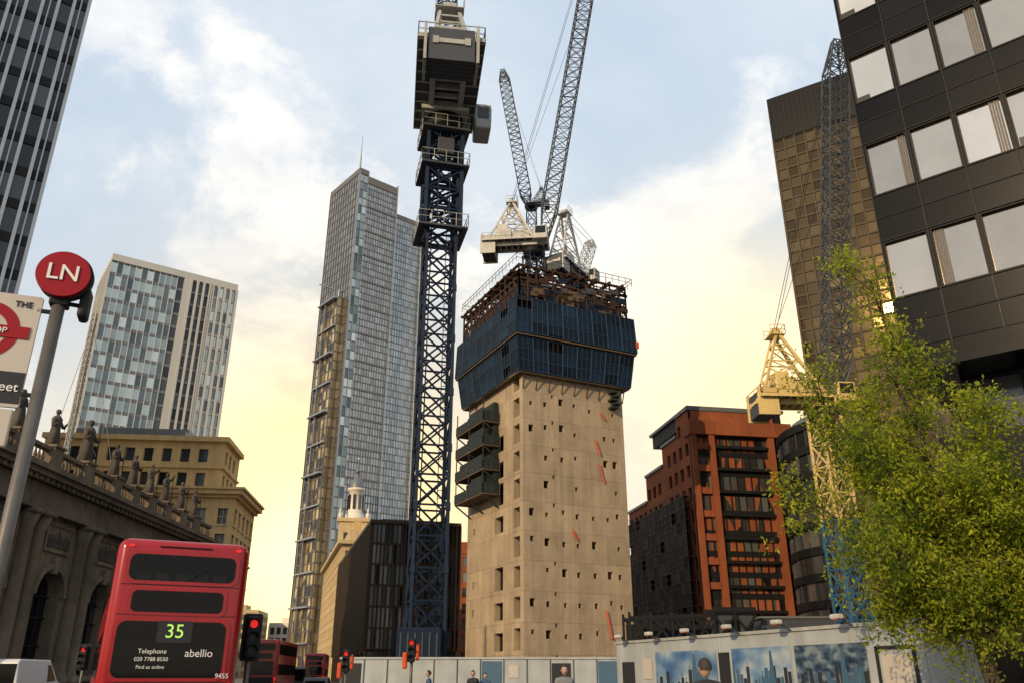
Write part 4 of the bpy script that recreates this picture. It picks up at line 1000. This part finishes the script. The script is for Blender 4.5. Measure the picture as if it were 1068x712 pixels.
# ------------------------------------------------------------------ people
def person(x, y, deg, H, top, bottom, stride=.22, name='pedestrian'):
    k = H / 1.75; root = bpy.data.objects.new(name, None); root.location = (x, y, 0); scn.collection.objects.link(root); root.rotation_euler = (0, 0, rad(deg))
    def skin(nm, V, E, rr, mat, rootv=0):
        me = bpy.data.meshes.new(nm); me.from_pydata([tuple(c * k for c in v) for v in V], E, []); me.materials.append(mat)
        o = bpy.data.objects.new(nm, me); scn.collection.objects.link(o); o.parent = root
        sm = o.modifiers.new('skin', 'SKIN'); sm.use_smooth_shade = True
        for i, d in enumerate(me.skin_vertices[0].data):
            q = rr[i]; d.radius = (q[0] * k, q[1] * k) if isinstance(q, tuple) else (q * k, q * k); d.use_root = (i == rootv)
        ss = o.modifiers.new('sub', 'SUBSURF'); ss.levels = 1; ss.render_levels = 2
        return o
    s = stride
    V = [(0, 0, .95), (0, 0, 1.1), (0, .01, 1.28), (0, .01, 1.4), (0, .02, 1.5),
         (-.17, 0, 1.41), (-.23, -.06, 1.14), (-.22, .06, .9), (.17, 0, 1.41), (.23, .05, 1.14), (.22, .18, .92)]
    E = [(0, 1), (1, 2), (2, 3), (3, 4), (3, 5), (5, 6), (6, 7), (3, 8), (8, 9), (9, 10)]
    skin('upper_body', V, E, [(.155, .11), (.14, .1), (.17, .12), (.13, .09), (.062, .062), .068, .05, .038, .068, .05, .038], top)
    V = [(0, 0, .95), (-.09, .02, .88), (-.1, s, .5), (-.1, s * .9, .1), (-.1, s + .14, .05), (.09, -.02, .88), (.1, -s * .2, .5), (.1, -s * 1.3, .12), (.1, -s * 1.2 + .12, .05)]
    E = [(0, 1), (1, 2), (2, 3), (3, 4), (0, 5), (5, 6), (6, 7), (7, 8)]
    skin('legs', V, E, [(.15, .11), .095, .065, .045, (.045, .035), .095, .065, .045, (.045, .035)], bottom)
    for sg, w in ((-1, (-.22, .06, .9)), (1, (.22, .18, .92))):
        w = Vector(w); V = [tuple(w), tuple(w + Vector((0, .02, -.07)))]; E = [(0, 1)]; rr_ = [.026, (.036, .018)]
        for i in range(4):
            b = w + Vector((0, -.028 + .019 * i, -.1)); l = (.055, .068, .072, .062)[i]; n0 = len(V)
            V += [tuple(b), tuple(b + Vector((-sg * .005, .004, -l * .6))), tuple(b + Vector((-sg * .02, .006, -l)))]; E += [(1, n0), (n0, n0 + 1), (n0 + 1, n0 + 2)]; rr_ += [.009, .0085, .007]
        n0 = len(V); V += [tuple(w + Vector((0, .05, -.05))), tuple(w + Vector((-sg * .01, .065, -.09)))]; E += [(0, n0), (n0, n0 + 1)]; rr_ += [.011, .009]
        skin('hand', V, E, rr_, M['skin'])
    bm = bmesh.new(); bmesh.ops.create_uvsphere(bm, u_segments=24, v_segments=16, radius=1)
    for v in bm.verts:
        c = v.co; zz = c.z; taper = 1 - .22 * max(0, -zz)
        c.x *= .077 * taper; c.y = c.y * .097 * taper + (.008 if zz < 0 else -.004); c.z *= .118
        if c.y > .07 and abs(c.x) < .018 and -.035 < c.z < .015: c.y += .02
    for sg in (-1, 1):
        r_ = bmesh.ops.create_uvsphere(bm, u_segments=8, v_segments=6, radius=1)
        for v in r_['verts']: v.co = Vector((sg * .078 + v.co.x * .009, -.005 + v.co.y * .02, -.005 + v.co.z * .032))
    me = bpy.data.meshes.new('head'); bm.to_mesh(me); bm.free(); me.materials.append(M['skin']); me.polygons.foreach_set('use_smooth', [True] * len(me.polygons))
    o = bpy.data.objects.new('head', me); scn.collection.objects.link(o); o.parent = root; o.location = (0, .03 * k, 1.63 * k); o.scale = (k, k, k)
    bm = bmesh.new()
    for sg in (-1, 1):
        r_ = bmesh.ops.create_uvsphere(bm, u_segments=8, v_segments=6, radius=.011)
        for v in r_['verts']: v.co += Vector((sg * .03, .085, .01))
    r_ = bmesh.ops.create_cube(bm, size=1)
    for v in r_['verts']: v.co = Vector((v.co.x * .045, .084 + v.co.y * .012, -.055 + v.co.z * .008))
    me = bpy.data.meshes.new('eyes_and_mouth'); bm.to_mesh(me); bm.free(); me.materials.append(M['hair'])
    o = bpy.data.objects.new('eyes_and_mouth', me); scn.collection.objects.link(o); o.parent = root; o.location = (0, .03 * k, 1.63 * k); o.scale = (k, k, k)
    bm = bmesh.new(); bmesh.ops.create_uvsphere(bm, u_segments=24, v_segments=16, radius=1)
    bmesh.ops.delete(bm, geom=[v for v in bm.verts if v.co.z < -.35 or (v.co.y > .45 and v.co.z < .45)], context='VERTS')
    rq = random.Random(3)
    for v in bm.verts: v.co = Vector((v.co.x * .085, v.co.y * .106 - .006, v.co.z * .125 + .004)) * (1 + rq.uniform(-.02, .02))
    me = bpy.data.meshes.new('hair'); bm.to_mesh(me); bm.free(); me.materials.append(M['hair']); me.polygons.foreach_set('use_smooth', [True] * len(me.polygons))
    o = bpy.data.objects.new('hair', me); scn.collection.objects.link(o); o.parent = root; o.location = (0, .03 * k, 1.63 * k); o.scale = (k, k, k)
person(2.65, 12, 15, 1.86, M['cloth_dark'], M['cloth_dark'])
person(1.3, 22, 195, 1.88, M['cloth_grey'], M['cloth_blue'])
person(-1.5, 34, 170, 1.8, M['cloth_dark'], M['cloth_dark'])
person(-1.05, 34.4, 200, 1.72, M['cloth_blue'], M['cloth_dark'])
person(-3.1, 33, 90, 1.8, M['cloth_blue'], M['cloth_dark'])

# ------------------------------------------------------------------ tree
t = MB('street_tree', {'trunk_and_branches': M['bark'], 'foliage': M['leaf']}, ('trunk_and_branches',))
rt = random.Random(21)
def rv(s=1.0): return Vector((rt.gauss(0, s), rt.gauss(0, s), rt.gauss(0, s)))
def limb(a, b, r0, r1, seg=7, wob=.12):
    a, b = Vector(a), Vector(b); pts = [a]; L_ = (b - a).length
    for i in range(1, seg + 1):
        f_ = i / seg; q = a.lerp(b, f_) + rv(wob * L_ / seg) + Vector((0, 0, math.sin(f_ * math.pi) * L_ * .05)); pts.append(q)
    for i in range(seg): t.tube('trunk_and_branches', pts[i], pts[i + 1], r0 + (r1 - r0) * i / seg, r0 + (r1 - r0) * (i + 1) / seg, 8 if r0 > .03 else 4, False)
    return pts
def leaves(q, n, sp, tone):
    for _ in range(n):
        c = q + rv(sp); s_ = rt.uniform(.03, .065)
        d = (rv() + Vector((0, 0, -.5))).normalized(); e = d.cross(rv()).normalized()
        t.poly('foliage', [c, c + d * s_ + e * s_ * .45, c + d * s_ * 2.1, c + d * s_ - e * s_ * .45], min(1, max(0, tone + rt.uniform(-.3, .3))))
base = Vector((9.35, 17, 0))
tr = limb(base, (9.15, 17, 2.6), .16, .13, 6, .05)
mains = [((8.0, 17, 10.4), .08, .9), ((6.5, 16.8, 7.5), .06, .7), ((8.9, 17.2, 8.8), .08, 1.1), ((12.8, 17.5, 5.6), .08, 1.5), ((6.0, 17.4, 5.2), .05, .8), ((9.8, 15.8, 6.5), .07, 1.3),
         ((7.2, 15.8, 5.8), .06, 1.3), ((12.6, 16, 4.6), .06, 1.6), ((8.2, 18.0, 7.6), .06, 1.1), ((7.2, 18.0, 6.8), .06, 1.0), ((7.0, 15.6, 3.9), .05, 1.3), ((10.8, 15.4, 4.3), .05, 1.7), ((8.8, 15.8, 5.2), .05, 1.5), ((8.2, 17.6, 5.8), .05, 1.5), ((11.4, 15.8, 5.4), .05, 1.6), ((8.3, 16.2, 3.1), .04, 1.5), ((10.2, 16, 2.9), .04, 1.6), ((11.4, 17.8, 4.8), .05, 1.6), ((10.4, 17.2, 7.2), .05, 1.0), ((7.4, 16.6, 3.0), .04, 1.2), ((11.6, 15.6, 3.2), .04, 1.5)]
for (e, r_, dens) in mains:
    st = tr[-1] if rt.random() < .5 else tr[-2]
    pts = limb(st, e, r_, .012, 10, .16)
    for i in range(3, 11):
        for _ in range(3):
            d = (pts[i] - pts[i - 1]).normalized() * .5 + rv(.55) + Vector((0, 0, .1)); l = rt.uniform(.45, 1.2) * (1.15 - i * .05)
            sp = limb(pts[i], pts[i] + d.normalized() * l, .018, .005, 4, .2)
            tone = rt.uniform(.1, .9)
            for j in range(1, 5):
                for _2 in range(2):
                    tw = sp[j] + (rv(.6) + Vector((0, 0, -.2))).normalized() * rt.uniform(.15, .45)
                    t.tube('trunk_and_branches', sp[j], tw, .005, .003, 3, False)
                    if rt.random() < .88: leaves(tw, int(rt.uniform(12, 28) * dens), .115, tone)
t.finish((9.35, 17, 0))

# ------------------------------------------------------------------ sky and sun
SUN_EL, SUN_AZ = 22, 215
w = bpy.data.worlds.new('World'); scn.world = w; w.use_nodes = True
nt = w.node_tree; N, L = nt.nodes, nt.links; N.clear()
out = N.new('ShaderNodeOutputWorld'); bg = N.new('ShaderNodeBackground'); bg.inputs['Strength'].default_value = .1; L.new(bg.outputs[0], out.inputs[0])
sky = N.new('ShaderNodeTexSky'); sky.sky_type = 'NISHITA'; sky.sun_disc = False; sky.sun_elevation = rad(SUN_EL); sky.sun_rotation = rad(SUN_AZ); sky.air_density = 1.0; sky.dust_density = 1.5; sky.ozone_density = 1.5
tc = N.new('ShaderNodeTexCoord'); sp = N.new('ShaderNodeSeparateXYZ'); L.new(tc.outputs['Generated'], sp.inputs[0])
def mt(op, a, c=0.0, clamp=False):
    x = N.new('ShaderNodeMath'); x.operation = op; x.use_clamp = clamp
    for i, q in enumerate((a, c)):
        if isinstance(q, (int, float)): x.inputs[i].default_value = q
        else: L.new(q, x.inputs[i])
    return x.outputs[0]
def mixc(fac, a, b):
    m = N.new('ShaderNodeMix'); m.data_type = 'RGBA'
    if isinstance(fac, (int, float)): m.inputs['Factor'].default_value = fac
    else: L.new(fac, m.inputs['Factor'])
    for nm, q in (('A', a), ('B', b)):
        if isinstance(q, tuple): m.inputs[nm].default_value = (*q, 1)
        else: L.new(q, m.inputs[nm])
    return m.outputs['Result']
def dirdot(hd, el, pw):
    g = Vector((math.sin(rad(hd)) * math.cos(rad(el)), math.cos(rad(hd)) * math.cos(rad(el)), math.sin(rad(el))))
    d = N.new('ShaderNodeVectorMath'); d.operation = 'DOT_PRODUCT'; L.new(tc.outputs['Generated'], d.inputs[0]); d.inputs[1].default_value = g
    return mt('POWER', mt('MAXIMUM', d.outputs['Value'], 0.0), pw)
den = mt('ADD', mt('MAXIMUM', sp.outputs['Z'], 0.0), .35)
cb = N.new('ShaderNodeCombineXYZ'); L.new(mt('DIVIDE', sp.outputs['X'], den), cb.inputs[0]); L.new(mt('DIVIDE', sp.outputs['Y'], den), cb.inputs[1]); cb.inputs[2].default_value = 5.1
def noise(vec, sc, det, rough, dist=0.0):
    n = N.new('ShaderNodeTexNoise'); n.inputs['Scale'].default_value = sc; n.inputs['Detail'].default_value = det; n.inputs['Roughness'].default_value = rough; n.inputs['Distortion'].default_value = dist
    L.new(vec, n.inputs['Vector']); return n.outputs['Fac']
def ramp(v, a, b):
    r = N.new('ShaderNodeMapRange'); r.interpolation_type = 'SMOOTHSTEP'; r.inputs['From Min'].default_value = a; r.inputs['From Max'].default_value = b; L.new(v, r.inputs['Value']); return r.outputs[0]
z = sp.outputs['Z']
haze = mixc(.85, sky.outputs[0], (6.6, 7.9, 9.3))
n1 = noise(cb.outputs[0], 2.6, 8, .6, .2); n2 = noise(cb.outputs[0], 1.2, 6, .62, .5); n3 = noise(cb.outputs[0], 5.5, 5, .6, 0)
bias = mt('MULTIPLY', mt('ADD', mt('ADD', dirdot(-19, 20, 60), dirdot(17, 25, 70)), dirdot(-35, 39, 220)), .17)
cum = ramp(mt('ADD', n1, bias), .56, .67)
shade = ramp(mt('ADD', mt('MULTIPLY', n3, .6), mt('MULTIPLY', n1, .4)), .42, .62)
ccol = mixc(shade, (9.0, 9.2, 9.6), (11.4, 11.1, 10.6))
c1 = mixc(mt('MULTIPLY', ramp(n2, .36, .66), .7), haze, (8.8, 9.3, 9.8))
c2 = mixc(mt('MULTIPLY', cum, .9), c1, ccol)
hor = mt('POWER', mt('SUBTRACT', 1.0, mt('MAXIMUM', z, 0.0), True), 7.0)
c3 = mixc(mt('MULTIPLY', hor, .8, True), c2, (11.5, 9.4, 6.2))
c4 = mixc(mt('MULTIPLY', dirdot(-14, 6, 28), .95, True), c3, (15, 10.4, 3.4))
c4b = mixc(mt('MULTIPLY', dirdot(-14, 7, 160), .8, True), c4, (24, 18, 9))
c5 = mixc(mt('MULTIPLY', dirdot(18, 17, 60), .85, True), c4b, (14.5, 11.4, 5.8))
L.new(c5, bg.inputs['Color'])
sd = bpy.data.lights.new('sun', 'SUN'); sd.energy = 3.4; sd.angle = rad(.5); sd.color = (1, .74, .43)
so = bpy.data.objects.new('sun', sd); scn.collection.objects.link(so); so.rotation_euler = (rad(90 - SUN_EL), 0, rad(180 - SUN_AZ)); so.location = (0, -20, 60)

cam = bpy.data.cameras.new('camera'); co = bpy.data.objects.new('camera', cam); scn.collection.objects.link(co)
cam.sensor_width = 36; cam.lens = 28.65; cam.clip_end = 6000; cam.clip_start = .1
co.location = (0, 0, 1.65); co.rotation_euler = (rad(90 + 22.2), 0, 0)
scn.camera = co
